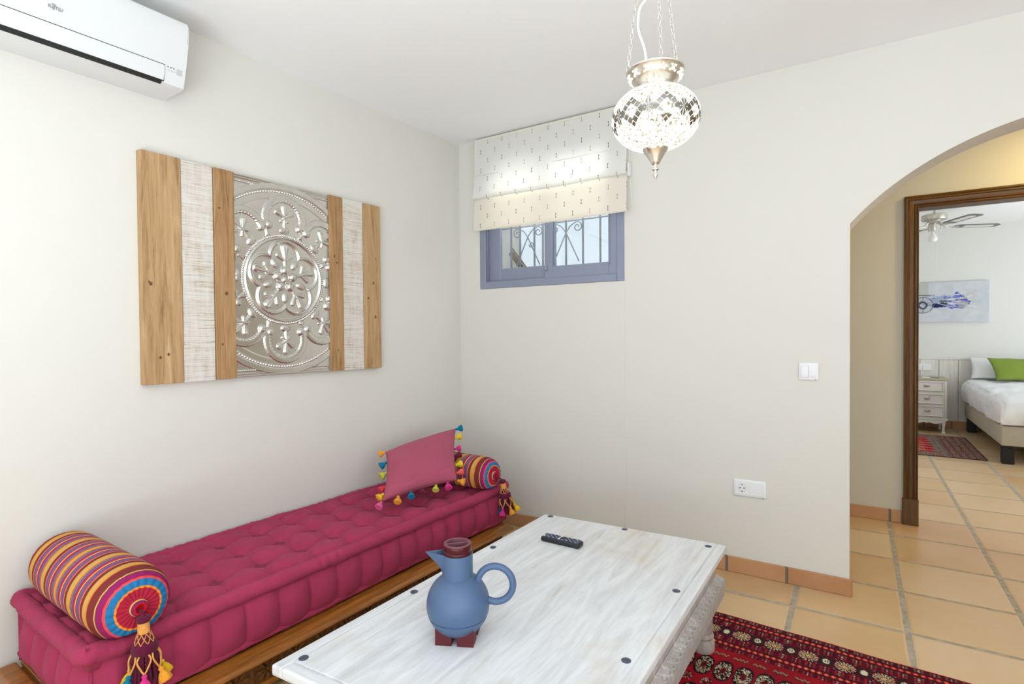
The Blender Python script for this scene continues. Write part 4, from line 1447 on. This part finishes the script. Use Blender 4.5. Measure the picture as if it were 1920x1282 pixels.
b.lathe([(0.0375, 0.2565), (0.037, 0.2590), (0.032, 0.2593), (0.029, 0.2580), (0.0275, 0.2485), (0.0, 0.2485)], 48, (0, 0, 0), cap=False)
b.box((-0.029, -0.0035, 0.2485), (0.029, 0.0035, 0.2587), 0.001, 1)
b.xf(Matrix.Rotation(math.radians(20), 4, 'Z'))
jug.part('lid_grip', b, PURP, 40, parent=lid)
hc = Vector((0.1035, 0, 0.148)); hr = 0.0485
b = B()
pts = []
for i in range(41):
    a = math.radians(-118 + (118 + 196) * i / 40)
    pts.append(hc + Vector((hr * math.cos(a), 0, hr * math.sin(a))))
b.tube(pts, 0.0094, 14)
jug.part('handle', b, JUGB, 180)
# four feet cut out by the ball
for sx in (-1, 1):
    for sy in (-1, 1):
        b = B(); n = 10
        x0, x1 = 0.0075, 0.052; rows = []
        def zt_(x, y):
            d2 = br_ ** 2 - x * x - y * y
            return bz - math.sqrt(max(0, d2)) + 0.001
        top = [[(sx * (x0 + (x1 - x0) * i / n), sy * (x0 + (x1 - x0) * j / n), min(0.045, zt_(x0 + (x1 - x0) * i / n, x0 + (x1 - x0) * j / n))) for j in range(n + 1)] for i in range(n + 1)]
        V = b.grid(top)
        ring = [V[i][0] for i in range(n + 1)] + [V[n][j] for j in range(1, n + 1)] + [V[i][n] for i in range(n - 1, -1, -1)] + [V[0][j] for j in range(n - 1, 0, -1)]
        low = [b.bm.verts.new((v.co.x, v.co.y, 0)) for v in ring]
        m_ = len(ring)
        for i in range(m_): b.bm.faces.new((ring[i], ring[(i + 1) % m_], low[(i + 1) % m_], low[i]))
        b.bm.faces.new(low)
        b.xf(Matrix.Rotation(math.radians(-2), 4, 'Z'))
        jug.part('foot', b, JUGRM, 30)

# ------------------------------------------------------------------ remote control
rc = Thing('remote_control', 'black remote control lying on the coffee table', 'remote control', (0, 0, 0), math.radians(-1.0), world=(1.291, -1.040, TZ))
RL, RW = 0.168, 0.048
b = B()
b.box((-RL / 2, -RW / 2, 0.0005), (RL / 2, RW / 2, 0.019), 0.006, 3)
for v in b.bm.verts:
    if v.co.z > 0.01: v.co.z += 0.0035 * (1 - (v.co.x / (RL / 2)) ** 2) * 0.4
rc.part('shell', b, pmat('black_plastic', srgb(30, 31, 36), 0.4), 40)
b = B(); b.box((-RL / 2 + 0.005, -RW / 2 + 0.004, 0.018), (RL / 2 - 0.006, RW / 2 - 0.004, 0.0208), 0.001, 1)
rc.part('faceplate', b, pmat('dark_blue_grey_plastic', srgb(58, 66, 88), 0.35), 40)
KEY = pmat('grey_blue_key', srgb(150, 160, 186), 0.5); KEYD = pmat('dark_key', srgb(34, 36, 46), 0.5); KEYW = pmat('pale_key', srgb(226, 228, 226), 0.5)
for i in range(14):
    x_ = -0.060 + i * 0.0098
    if i in (5, 6): continue
    for j in range(4):
        y_ = -0.0145 + j * 0.0097
        b = B(); b.box((x_ - 0.0030, y_ - 0.0030, 0.0205), (x_ + 0.0030, y_ + 0.0030, 0.0228), 0.001, 1)
        rc.part('button', b, KEY if (i + j) % 2 else KEYD)
for x_, y_, mt_ in ((-0.0735, -0.010, KEYW), (-0.064, 0.013, KEY), (-0.006, -0.013, KEYW), (-0.006, 0.0, KEYW), (-0.006, 0.013, KEYW)):
    b = B(); b.box((x_ - 0.0045, y_ - 0.004, 0.0205), (x_ + 0.0045, y_ + 0.004, 0.0228), 0.0015, 1)
    rc.part('button', b, mt_, label='pale button' if mt_ is KEYW else None)
b = B(); b.lathe([(0.0, 0.0235), (0.006, 0.0233), (0.011, 0.0225), (0.012, 0.0205)], 24, (0.005, 0, 0), cap=False); rc.part('navigation_pad', b, KEYD, 60)

# ------------------------------------------------------------------ rugs


def vcol_mat(name, rough=0.95, pile=True):
    m, nt, bs = new_mat(name)
    at = nt.nodes.new('ShaderNodeAttribute'); at.attribute_name = 'Paint'
    nt.links.new(at.outputs['Color'], bs.inputs['Base Color'])
    bs.inputs['Roughness'].default_value = rough; bs.inputs['Specular IOR Level'].default_value = 0.1
    if pile: bump(bs, noise(coords()[0], 700, 2), 0.6, 0.004)
    return m


def C3(r, g, b_): return np.array(srgb(r, g, b_)[:3])


def rug_paint(Ag, Bg):
    sh = Ag.shape
    col = np.zeros(sh + (3,))
    RED = C3(176, 24, 40); DK = C3(66, 16, 30); MR = C3(120, 20, 38); NAVY = C3(36, 18, 34); ORG = C3(222, 92, 62); CRM = C3(222, 208, 180); GRN = C3(104, 100, 84); GLD = C3(206, 152, 84); BLK = C3(34, 22, 26)
    rn = rng.random(sh)
    big = np.sin(Ag * 5.1 + 1) * np.sin(Bg * 6.3 + .4)
    def put(mask, c): col[mask] = c
    col[:] = RED
    # borders
    put((Bg < 0.016), C3(186, 20, 42))
    put((Bg >= 0.016) & (Bg < 0.285), DK)
    st = (Bg >= 0.016) & (Bg < 0.285)
    put(st & (rn < 0.30), MR); put(st & (rn > 0.80), NAVY)
    for b0 in (0.024, 0.034, 0.082, 0.092, 0.104, 0.196, 0.208, 0.219, 0.267, 0.279):
        cells = np.floor(Ag / 0.0115)
        dd = np.maximum(np.abs(Ag - (cells + 0.5) * 0.0115), np.abs(Bg - b0))
        put((dd < 0.0034) & (cells % 2 == 0), GRN if b0 in (0.024, 0.034, 0.082) else C3(170, 40, 52))
        put((dd < 0.0022) & (cells % 4 == 1), CRM * 0.75)
    for b0 in (0.058, 0.243):
        put(np.abs(Bg - b0) < 0.014, DK)
        cells = np.floor(Ag / 0.0215); dd = np.hypot(Ag - (cells + 0.5) * 0.0215, (Bg - b0))
        put((dd < 0.0092), C3(170, 34, 44)); put((dd < 0.0068), ORG); put((dd < 0.0026), C3(240, 160, 120))
    # flowers and ovals
    fl = 0.152
    band = np.abs(Bg - fl) < 0.044
    cells = np.floor((Ag + 0.03 + 0.011) / 0.118); ca = (cells + 0.5) * 0.118 - 0.03 - 0.011
    da = Ag - ca; dbb = Bg - fl; r = np.hypot(da, dbb); an = np.arctan2(dbb, da)
    put(band & (r < 0.035), C3(70, 14, 28))
    put(band & (r < 0.033) & (r > 0.018) & (np.abs(((an / (2 * PI) * 16) % 1) - 0.5) < 0.17), CRM)
    put(band & (r < 0.0165), GLD); put(band & (r < 0.0115), BLK); put(band & (r < 0.008), CRM); put(band & (r < 0.004), GRN)
    d2 = ca + 0.059; da2 = Ag - d2
    da2 = np.where(np.abs(Ag - (d2 - 0.118)) < np.abs(da2), Ag - (d2 - 0.118), da2)
    put(band & (np.abs(da2) < 0.021) & (np.abs(dbb) < 0.026), C3(46, 34, 34))
    e = np.hypot(da2 / 0.0115, dbb / 0.0165)
    put(band & (e < 1), CRM); put(band & (np.abs(np.abs(da2) - 0.0035) < 0.0013) & (np.abs(dbb) < 0.009), BLK)
    for off in (-0.030, 0.030):
        dd = np.maximum(np.abs(da - off * 1.0), np.abs(np.abs(dbb) - 0.034)); put(band & (dd < 0.0032), GRN)
        put(band & (np.hypot(np.abs(da2) - 0.029, np.abs(dbb) - 0.01) < 0.003), C3(200, 70, 60))
    # field
    fld = Bg >= 0.285
    warm = np.clip(0.5 + 0.5 * np.sin(Ag * 9 + 2.2), 0, 1)[..., None]
    fc = C3(184, 20, 38) * warm + C3(138, 24, 34) * (1 - warm)
    col[fld] = fc[fld]
    put(fld & (Bg < 0.292), C3(150, 24, 30))
    # zigzag motif
    zc = 0.324; zper = 0.068
    za = ((Ag / zper) % 1) - 0.5
    zz = zc + 0.012 * np.sign(za) * (np.abs(((za * 4) % 1) - 0.5) * 2 - 0.5)
    put(fld & (np.abs(Bg - zz) < 0.0035) & (np.abs(za) < 0.36), C3(150, 140, 110)); put(fld & (np.abs(Bg - zz - 0.006) < 0.0025) & (np.abs(za) < 0.36), NAVY)
    for row, (b0, ra, rb) in enumerate(((0.425, 0.0285, 0.060), (0.62, 0.0285, 0.060), (0.815, .0285, .06), (1.01, .0285, .06), (1.2, .0285, .06))):
        per = 0.068; ga = (((Ag - 0.032 + row * 0.5 * 0) / per) % 1 - 0.5) * per
        e = (np.abs(ga / ra) ** 2.4 + np.abs((Bg - b0) / rb) ** 2.4) ** (1 / 2.4)
        put(e < 1.12, NAVY); put(e < 0.96, BLK)
        rn2 = rng.random(sh)
        put((e < 0.93) & (rn2 < 0.25) & (e > 0.35), CRM); put((e < 0.93) & (rn2 > 0.90), C3(206, 160, 128)); put((e < 0.3), C3(120, 20, 34)); put((e < 0.12), BLK)
        bm_ = b0 + 0.0975
        e2 = np.hypot(((Ag / per) % 1 - 0.5) * per / 0.022, (Bg - bm_) / 0.026)
        put((e2 < 1) & (rn2 < 0.45), NAVY); put((e2 < 0.9) & (rn2 > 0.82), CRM * 0.8)
    col *= (0.86 + 0.28 * rng.random(sh))[..., None]
    return np.clip(col, 0, 1)


def nonuni(lo, a, b_, hi, fine, coarse):
    return np.concatenate([np.arange(lo, a, coarse), np.arange(a, b_, fine), np.arange(b_, hi + 1e-6, coarse)])


ra = math.radians(-3.35)
rg = Thing('floor_rug', 'red and black patterned woven rug under the coffee table', 'rug', (0, 0, 0), ra, world=(1.761, -0.473, 0))
av = nonuni(-0.75, -0.45, 1.15, 1.5, 0.0036, 0.05); bv = nonuni(0, 0.0, 0.62, 1.75, 0.0036, 0.05)
Ag, Bg = np.meshgrid(av, bv, indexing='ij')
pc_ = rug_paint(Ag, Bg)
b = B()
wob = 0.003 * np.sin(Ag * 7) + 0.002 * np.sin(Ag * 17 + 1)
edge_drop = np.clip(np.minimum(Bg, 0.012) / 0.012, 0, 1)
rows = [[(av[i], -bv[j] + wob[i, j] * max(0, 1 - bv[j] * 4), 0.0012 + 0.0075 * edge_drop[i, j]) for j in range(len(bv))] for i in range(len(av))]
b.grid(rows)
colr = np.ones((len(av) * len(bv), 4)); colr[:, :3] = pc_.reshape(-1, 3)
RUGM = vcol_mat('woven_rug_pile')
rg.part('pile', b, RUGM, 180, attr={'Paint': ('FLOAT_COLOR', colr)})
b = B(); b.box((-0.745, -1.75, 0.0), (1.49, -0.002, 0.0012)); rg.part('backing', b, pmat('dark_rug_backing', srgb(70, 24, 30), 0.95))

# bedroom rug
rx0, rx1, ry0, ry1 = 2.15, 3.318, 3.70, 4.985
rb = Thing('bedside_rug', 'small red and grey patterned rug on the bedroom tiles beside the bed', 'rug', (2.75, 4.34, 0))
av = np.linspace(rx0 + 0.1, rx1, 200); bv = np.linspace(ry0, ry1, 200)
Ag, Bg = np.meshgrid(av, bv, indexing='ij')
col = np.zeros(Ag.shape + (3,))
ex_ = rx1 - Ag; ey_ = np.minimum(Bg - ry0, ry1 - Bg)
rn = rng.random(Ag.shape)
DK = C3(70, 62, 66); TAN = C3(176, 150, 126); RD = C3(196, 32, 44); GY = C3(132, 128, 116)
col[:] = TAN
col[(rn < 0.32)] = DK; col[(rn > 0.72)] = C3(168, 84, 66); col[(rn > 0.42) & (rn < 0.55)] = C3(104, 116, 136)
bands = (np.floor(ex_ / 0.02) % 3 == 0) & (ex_ < 0.30); col[bands & (rn < 0.6)] = DK
col[(ex_ < 0.008)] = C3(30, 30, 40)
col[(np.abs(ex_ - 0.30) < 0.012) | ((np.abs(ey_ - 0.17) < 0.01) & (ex_ > 0.29))] = GY
inn = (ex_ > 0.36) & (ey_ > 0.20); col[inn] = RD
spk = (((Bg - ry0 - 0.06) / 0.145) % 1 - 0.5)
tri = (ex_ > 0.33) & (ex_ < 0.44 - 0.0) & (ey_ > 0.19); col[tri & (np.abs(spk) * 0.22 < (0.44 - ex_) * 0.9 - 0.01)] = GY
for cx_ in (2.75, 2.40):
    e = np.hypot((Ag - cx_) / 0.16, spk / 0.42); col[inn & (e < 1) & (rn < 0.4)] = C3(216, 190, 160); col[inn & (e < 1) & (rn > 0.8)] = C3(80, 30, 40)
colr = np.ones((Ag.size, 4)); colr[:, :3] = (col * (0.85 + 0.3 * rng.random(Ag.shape))[..., None]).clip(0, 1).reshape(-1, 3)
b = B(); b.grid([[(av[i], bv[j], 0.008) for j in range(len(bv))] for i in range(len(av))])
rb.part('pile', b, RUGM, 180, attr={'Paint': ('FLOAT_COLOR', colr)})
b = B(); b.box((rx0 + 0.1, ry0, 0), (rx1 + 0.001, ry1, 0.0075)); rb.part('backing', b, pmat('navy_rug_edge', srgb(44, 42, 52), 0.95))

# ------------------------------------------------------------------ bedroom painting
pt = Thing('canvas_painting', 'pale grey abstract canvas with a blue streak on the bedroom wall', 'painting', (3.12, BY, 1.32))
px0, px1, pz0, pz1 = 2.60, 3.622, 1.322, 1.818
b = B(); b.box((px0, BY - 0.034, pz0), (px1, BY - 0.001, pz1), 0.002, 1); pt.part('canvas', b, pmat('canvas_edge', srgb(206, 210, 214), 0.8))
av = np.linspace(px0 + 0.001, px1 - 0.001, 260); bv = np.linspace(pz0 + 0.001, pz1 - 0.001, 130)
Ag, Bg = np.meshgrid(av, bv, indexing='ij')
nz = np.array([[mnoise.fractal(Vector((a * 6, 0, c * 4)), 1.0, 2.0, 4) for c in bv] for a in av]); nz2 = np.array([[mnoise.fractal(Vector((a * 14, 3, c * 22)), 1.0, 2.0, 4) for c in bv] for a in av])
col = np.ones(Ag.shape + (3,)) * C3(204, 208, 213); col *= (1 + 0.09 * nz + 0.06 * nz2)[..., None]
BLU = C3(24, 62, 178); BK = C3(34, 38, 50); WH = C3(240, 242, 246); TN = C3(214, 200, 168)
zc_ = 1.572
put = lambda mask, c, al=1.0: col.__setitem__(mask, col[mask] * (1 - al) + c * al)
put((Ag < 3.04) & (Bg > 1.645), C3(190, 190, 182), 0.8)
nz3 = np.array([[mnoise.fractal(Vector((a * 9, 7, c * 34)), 1.0, 2.0, 5) for c in bv] for a in av])
spread = 0.030 + 0.045 * np.clip((Ag - 3.0) / 0.25, 0, 1) * np.clip((3.46 - Ag) / 0.12, 0, 1)
m_ = (Ag > 2.98) & (Ag < 3.45) & (np.abs(Bg - zc_ + 0.006) < spread * (1.15 + 1.3 * nz)); put(m_ & (nz3 > -0.34), BLU, 0.9)
put(m_ & (nz3 > 0.36), C3(110, 132, 190), 0.8); put(m_ & (nz3 < -0.26), C3(198, 206, 220), 0.75)
m_ = (Ag < 3.23) & (np.abs(Bg - zc_ + 0.025) < 0.035 + 0.05 * nz); put(m_ & (nz2 > -0.35), BK, 0.88)
m_ = (Ag < 3.10) & (np.abs(Bg - 1.655 - 0.01 * nz) < 0.007); put(m_, BK, 0.7)
m_ = (Ag > 2.98) & (Ag < 3.30) & (np.abs(Bg - zc_ - 0.035 - 0.06 * nz2) < 0.024 + 0.02 * nz); put(m_, C3(176, 184, 200), 0.8)
r = np.hypot(Ag - 2.985, Bg - 1.535) + 0.006 * nz2
an_ = np.arctan2(Bg - 1.535, Ag - 2.985)
put((r < 0.10), C3(186, 192, 204), 0.75); put((np.abs(r - 0.100) < 0.005) & (nz2 > -0.3), BK, 0.75); put((np.abs(r - 0.040) < 0.011), BK, 0.85); put((r < 0.10) & (np.abs(np.sin(an_ * 2)) < 0.16) & (r > 0.055), C3(120, 126, 140), 0.7)
for k in range(16):
    sl_ = (k - 7.5) * 0.022; a0 = 3.13 + 0.013 * ((k * 7) % 11); ln_ = 0.16 + 0.014 * ((k * 5) % 9)
    yy = zc_ + 0.004 + sl_ * (Ag - 3.05) * 1.6 + 0.012 * np.sin(Ag * 11 + k)
    put((Ag > a0) & (Ag < a0 + ln_) & (np.abs(Bg - yy) < 0.0028), (WH, TN, C3(170, 176, 190))[k % 3], 0.8)
m_ = (Ag > 3.33) & (Ag < 3.43) & (np.abs(Bg - 1.535) < 0.045 + 0.05 * nz); put(m_, C3(190, 186, 168), 0.5)
for k, (x0_, x1_, y0_, sl_) in enumerate(((3.34, 3.55, 1.598, 0.44), (3.30, 3.44, 1.566, -0.30), (3.36, 3.50, 1.62, 0.25))):
    put((Ag > x0_) & (Ag < x1_) & (np.abs(Bg - y0_ - sl_ * (Ag - x0_)) < 0.0026), TN, 0.85)
colr = np.ones((Ag.size, 4)); colr[:, :3] = np.clip(col, 0, 1).reshape(-1, 3)
b = B(); b.grid([[(av[i], BY - 0.0345, bv[j]) for j in range(len(bv))] for i in range(len(av))])
pt.part('painted_face', b, vcol_mat('brushed_paint', 0.7, False), 180, attr={'Paint': ('FLOAT_COLOR', colr)})

# ------------------------------------------------------------------ nightstand
PAINTW = pmat('ivory_painted_wood', srgb(232, 229, 222), 0.5)
ngt = Thing('nightstand', 'white three drawer nightstand with a beige wood top beside the bed', 'nightstand', (2.995, 5.4, 0))
nx0, nx1, ny0, ny1 = 2.80, 3.182, 5.215, 5.60
b = B(); b.box((nx0 - 0.012, ny0 - 0.014, 0.622), (nx1 + 0.016, ny1, 0.646), 0.006, 2); ngt.part('top', b, wood('beige_limed_wood', [(0.3, srgb(168, 156, 126)), (0.7, srgb(196, 184, 156))], stretch=(1, 14, 14)))
b = B(); b.box((nx0, ny0, 0.150), (nx1, ny1, 0.622), 0.003, 1)
b.box((nx0 - 0.008, ny0 - 0.010, 0.150), (nx1 + 0.012, ny1, 0.172), 0.005, 2)
for sx in (nx0, nx1 - 0.018): b.box((sx, ny0 - 0.004, 0.172), (sx + 0.018, ny0, 0.620), 0.001, 1)
ngt.part('body', b, PAINTW)
# shaped bottom apron
ap = [(nx0 + 0.02, 0.152), (nx1 - 0.02, 0.152)]
for i in range(25):
    f = 1 - i / 24; x_ = nx0 + 0.02 + (nx1 - nx0 - 0.04) * f
    z_ = 0.118 + 0.012 * math.cos(f * 2 * PI * 2) - (0.012 if abs(f - 0.5) < 0.06 else 0)
    ap.append((x_, z_))
b = B(); b.prism(ap, ny0 - 0.004, ny0 + 0.014, 'y'); ngt.part('shaped_apron', b, PAINTW)
for z0, z1 in ((0.500, 0.610), (0.346, 0.463), (0.195, 0.318)):
    b = B(); b.box((nx0 + 0.028, ny0 - 0.010, z0), (nx1 - 0.028, ny0 + 0.004, z1), 0.003, 1)
    frame_rect(b, nx0 + 0.028, nx1 - 0.028, z0, z1, 0.010, ny0 - 0.022, ny0 - 0.009, 0.003)
    dr = ngt.part('drawer', b, PAINTW)
    b = B(); zc_ = (z0 + z1) / 2
    for i in range(1):
        b.sphere((2.993, ny0 - 0.018, zc_ + 0.002), 0.03, (1.0, 0.55, 0.36), 18, 10)
    b.box((2.962, ny0 - 0.013, zc_ + 0.008), (3.024, ny0 - 0.009, zc_ + 0.013), 0.001, 1)
    ngt.part('handle', b, pmat('pewter_handle', srgb(176, 172, 166), 0.35, 0.8), 60, parent=dr)
for sx in (nx0 + 0.028, nx1 - 0.028):
    for sy in (ny0 + 0.026, ny1 - 0.03):
        b = B(); b.lathe([(0.024, 0.0), (0.022, 0.010), (0.015, 0.026), (0.015, 0.06), (0.022, 0.10), (0.030, 0.14), (0.030, 0.155)], 4, (0, 0, 0))
        b.xf(Matrix.Translation((sx, sy, 0)) @ Matrix.Rotation(PI / 4, 4, 'Z'))
        ngt.part('leg', b, PAINTW)
nb_ = Thing('notepad', 'small white notepad lying on the bedside cabinet', 'notepad', (2.99, 5.33, 0.646))
b = B(); b.box((2.955, 5.29, 0.646), (3.03, 5.39, 0.655), 0.001, 1); nb_.part('pages', b, WHITE)
pn = B(); pn.box((3.04, 5.30, 0.6465), (3.115, 5.36, 0.652), 0.002, 1)
tag(finish('remote_control', pn, pmat('grey_plastic', srgb(120, 120, 120), 0.5)), 'flat grey remote beside the notepad on the white nightstand', 'remote control')
bs_ = Thing('wall_socket', 'white socket plate on the wainscot above the nightstand', 'socket', (2.985, BY - 0.02, 0.714))
b = B(); b.box((2.90, BY - 0.030, 0.714), (3.076, BY - 0.018, 0.800), 0.003, 2); bs_.part('plate', b, WHITE)
b = B(); b.box((2.985, BY - 0.033, 0.722), (3.066, BY - 0.029, 0.792), 0.001, 1); bs_.part('blank_cover', b, WHITE)
pg_ = B(); pg_.box((2.925, BY - 0.066, 0.73), (2.975, BY - 0.031, 0.782), 0.006, 2)
for dz in (0.745, 0.765): pg_.box((2.935, BY - 0.068, dz), (2.965, BY - 0.064, dz + 0.006))
tag(finish('plug_adapter', pg_, pmat('plug_white', srgb(230, 230, 230), 0.4)), 'white square plug adapter in the socket above the nightstand', 'plug')

# ------------------------------------------------------------------ bed
bd = Thing('bed', 'beige upholstered bed with black block legs under the white duvet', 'bed', (4.2, 4.6, 0))
BX0, BX1, BY0, BY1 = 3.395, 4.95, 3.605, 5.58
BEDF = pmat('beige_linen', srgb(192, 182, 164), 0.9, var=0.05, vscale=30, bmp=0.3, bscale=400)
b = B(); b.box((BX0, BY0, 0.168), (BX1, BY1, 0.352), 0.012, 3); bd.part('upholstered_base', b, BEDF, 40)
BLK = pmat('black_wood_leg', srgb(13, 12, 12), 0.5)
for x_ in (BX0 + 0.01, BX1 - 0.10):
    for y_ in (BY0 + 0.02, BY1 - 0.14):
        b = B(); b.box((x_, y_, 0), (x_ + 0.085, y_ + 0.085, 0.168), 0.003, 1); bd.part('leg', b, BLK)
LINEN = pmat('white_bed_linen', srgb(240, 240, 242), 0.9)
b = B()
n1, n2 = 150, 60
# duvet: cross-section round the bed across x, running along y; hangs over the left side and the foot
def duv(u, v):
    # u across: 0 left hem .. 1 right ; v: 0 foot .. 1 head
    y = BY0 + 0.03 + (BY1 - 0.02 - BY0 - 0.03) * v
    hang = 0.25; top = 1.56; tot = hang * 2 + top
    t = u * tot
    rr = 0.07
    if t < hang: x, z = BX0 - 0.015 - 0.022 * math.sin(PI * t / hang), 0.365 + t
    elif t > hang + top: x, z = BX1 + 0.03, 0.365 + (tot - t)
    else: x, z = BX0 - 0.02 + (t - hang) / top * (BX1 - BX0 + 0.05), 0.62
    dt = min(abs(t - hang), abs(t - hang - top))
    if dt < rr:
        k = (1 - dt / rr) ** 2
        z -= 0.022 * k; x += (0.016 * k if t < tot / 2 else -0.016 * k)
    nzv = mnoise.fractal(Vector((t * 5, y * 4, 0.7)), 1.0, 2.0, 4)
    inside = hang < t < hang + top
    if inside: z += 0.014 * nzv + 0.012 * math.sin(PI * (t - hang) / top)
    else: x += 0.018 * nzv; z += 0.010 * mnoise.noise(Vector((y * 7, 2, 0))) * (1 if t < 0.06 else 0.2)
    # rounded foot end
    fe = max(0, 1 - v / 0.06)
    if fe > 0:
        z = 0.365 + (z - 0.365) * (1 - 0.15 * fe ** 2)
        x = x + (0.02 * fe ** 2 if t < tot / 2 else -0.02 * fe ** 2)
    # head end slopes to the pillow
    return (x, y, z)


G = [[duv(i / n1, j / n2) for i in range(n1 + 1)] for j in range(n2 + 1)]
# foot hang
foot = []
for k in range(14, 0, -1):
    f = k / 14; row = []
    for i in range(n1 + 1):
        x, y, z = G[0][i]
        zz = z - (z - 0.362) * f
        nv = mnoise.fractal(Vector((x * 9, zz * 3, 4)), 1.0, 2.0, 3)
        row.append((x, BY0 - 0.006 - 0.030 * math.sin(PI * min(1, f * 0.9)) + 0.014 * nv * f, zz))
    foot.append(row)
b.grid(foot + G)
tag(finish('duvet', b, LINEN, 180), 'crumpled white duvet covering the bed', 'duvet')
md = B(); md.box((BX0 + 0.02, BY0 + 0.04, 0.352), (BX1 - 0.02, BY1 - 0.01, 0.565), 0.04, 3)
tag(finish('bed_mattress', md, LINEN, 40), 'white mattress under the duvet on the beige bed base', 'mattress')


def pillow(x0, x1, z0, z1, yb_, yt_, th, seed, slant=0.0, pin=0.03):
    bb = B(); n = 40
    for side in (1, -1):
        rows = []
        for i in range(n + 1):
            row = []
            for j in range(n + 1):
                a, c = i / n, j / n; u, v = 2 * a - 1, 2 * c - 1
                a2 = a - pin * (1 - v * v) * u * abs(u) ** 2; c2 = c - pin * (1 - u * u) * v * abs(v) ** 2
                inf = (max(0, 1 - u * u) ** 0.45) * (max(0, 1 - v * v) ** 0.45)
                x = x0 + (x1 - x0) * a2 + slant * (1 - c2) * (1 - a2); z = z0 + (z1 - z0) * c2; y = yb_ + (yt_ - yb_) * c2
                y -= side * th * inf * (1 + 0.15 * mnoise.noise(Vector((a * 3, c * 3, seed))))
                z += 0.004 * mnoise.noise(Vector((a * 5, 0, seed)))
                row.append((x, y, z))
            rows.append(row)
        bb.grid(rows)
    bmesh.ops.remove_doubles(bb.bm, verts=bb.bm.verts, dist=1e-4)
    return bb


tag(finish('pillow', pillow(3.43, 4.12, 0.645, 0.890, 5.46, 5.56, 0.070, 1.0), LINEN, 180), 'white pillow propped on the bed behind the green cushion', 'pillow')
GREEN = pmat('green_cotton', srgb(128, 150, 58), 0.85, var=0.04, vscale=20, bmp=0.2, bscale=500)
tag(finish('scatter_cushion', pillow(3.565, 4.20, 0.648, 0.895, 5.24, 5.38, 0.06, 4.0, slant=0.06), GREEN, 180), 'lime green cushion leaning on the white pillow on the bed', 'cushion')

# ------------------------------------------------------------------ ceiling fan
fx, fy = 2.952, 4.12
fan = Thing('ceiling_fan', 'bedroom ceiling fan with dark framed blades and bare bulb', 'ceiling fan', (fx, fy, 2.13))
NICK = pmat('brushed_nickel', srgb(196, 192, 182), 0.35, 0.6)
b = B(); b.lathe([(0.012, 2.470), (0.035, 2.474), (0.058, 2.486), (0.062, 2.5)], 28, (fx, fy, 0)); fan.part('canopy', b, NICK, 40)
b = B(); b.lathe([(0.009, 2.40), (0.009, 2.48)], 14, (fx, fy, 0)); b.lathe([(0.02, 2.405), (0.02, 2.42), (0.012, 2.43)], 16, (fx, fy, 0)); fan.part('rod', b, NICK, 40)
b = B(); b.lathe([(0.07, 2.345), (0.105, 2.352), (0.110, 2.36), (0.110, 2.400), (0.102, 2.408), (0.03, 2.412)], 40, (fx, fy, 0)); fan.part('motor_housing', b, NICK, 40)
b = B(); b.lathe([(0.05, 2.318), (0.06, 2.325), (0.06, 2.346)], 24, (fx, fy, 0))
b.lathe([(0.024, 2.245), (0.028, 2.25), (0.028, 2.32)], 20, (fx - 0.012, fy, 0))
for a in (0.3, 2.4, 4.5):
    b.tube([(fx + 0.03 * math.cos(a), fy + 0.03 * math.sin(a), 2.315), (fx + 0.058 * math.cos(a), fy + 0.058 * math.sin(a), 2.305), (fx + 0.060 * math.cos(a), fy + 0.060 * math.sin(a), 2.25), (fx + 0.045 * math.cos(a), fy + 0.045 * math.sin(a), 2.245)], 0.005, 8)
fan.part('lamp_holder', b, NICK, 40)
b = B(); b.lathe([(0.014, 2.245), (0.016, 2.225), (0.022, 2.205), (0.034, 2.185), (0.040, 2.165), (0.038, 2.147), (0.026, 2.133), (0.0, 2.128)], 28, (fx - 0.012, fy, 0)); fan.part('bulb', b, pmat('opal_glass_bulb', srgb(244, 244, 242), 0.25), 180)
for dx, z0 in ((0.018, 1.80), (-0.016, 1.95)):
    b = B(); b.tube([(fx + dx, fy - 0.02, z0), (fx + dx, fy - 0.02, 2.30)], 0.0012, 6); fan.part('pull_cord', b, WHITE)
BLADE = pmat('dark_grey_blade_frame', srgb(112, 113, 112), 0.5); CANE = pmat('cane_blade_insert', srgb(226, 224, 216), 0.8, var=0.05, vscale=80)
for k in range(4):
    R_ = Matrix.Translation((fx, fy, 2.286)) @ Matrix.Rotation(math.radians(26 + 90 * k), 4, 'Z') @ Matrix.Rotation(math.radians(-5), 4, 'X')
    b = B()
    prof = [(0.18, -0.036), (0.22, -0.052), (0.56, -0.058), (0.605, -0.030), (0.605, 0.036), (0.59, 0.058), (0.22, 0.052), (0.18, 0.036)]
    b.prism(prof, -0.003, 0.003, 'z'); b.xf(R_); bl_ = fan.part('blade', b, BLADE)
    b = B(); b.prism([(0.28, -0.030), (0.535, -0.032), (0.558, -0.012), (0.558, 0.016), (0.54, 0.032), (0.28, 0.030)], -0.0042, 0.0042, 'z'); b.xf(R_); fan.part('blade_insert', b, CANE, parent=bl_)
    b = B(); b.prism([(0.13, -0.012), (0.21, -0.030), (0.24, 0), (0.21, 0.030), (0.13, 0.012)], -0.008, -0.003, 'z'); b.tube(smoothpath([(0.045, 0, 0.048), (0.075, 0, 0.03), (0.10, 0, 0.0), (0.15, 0, -0.006)], 5), 0.008, 8); b.xf(R_); fan.part('blade_arm', b, NICK, parent=bl_)
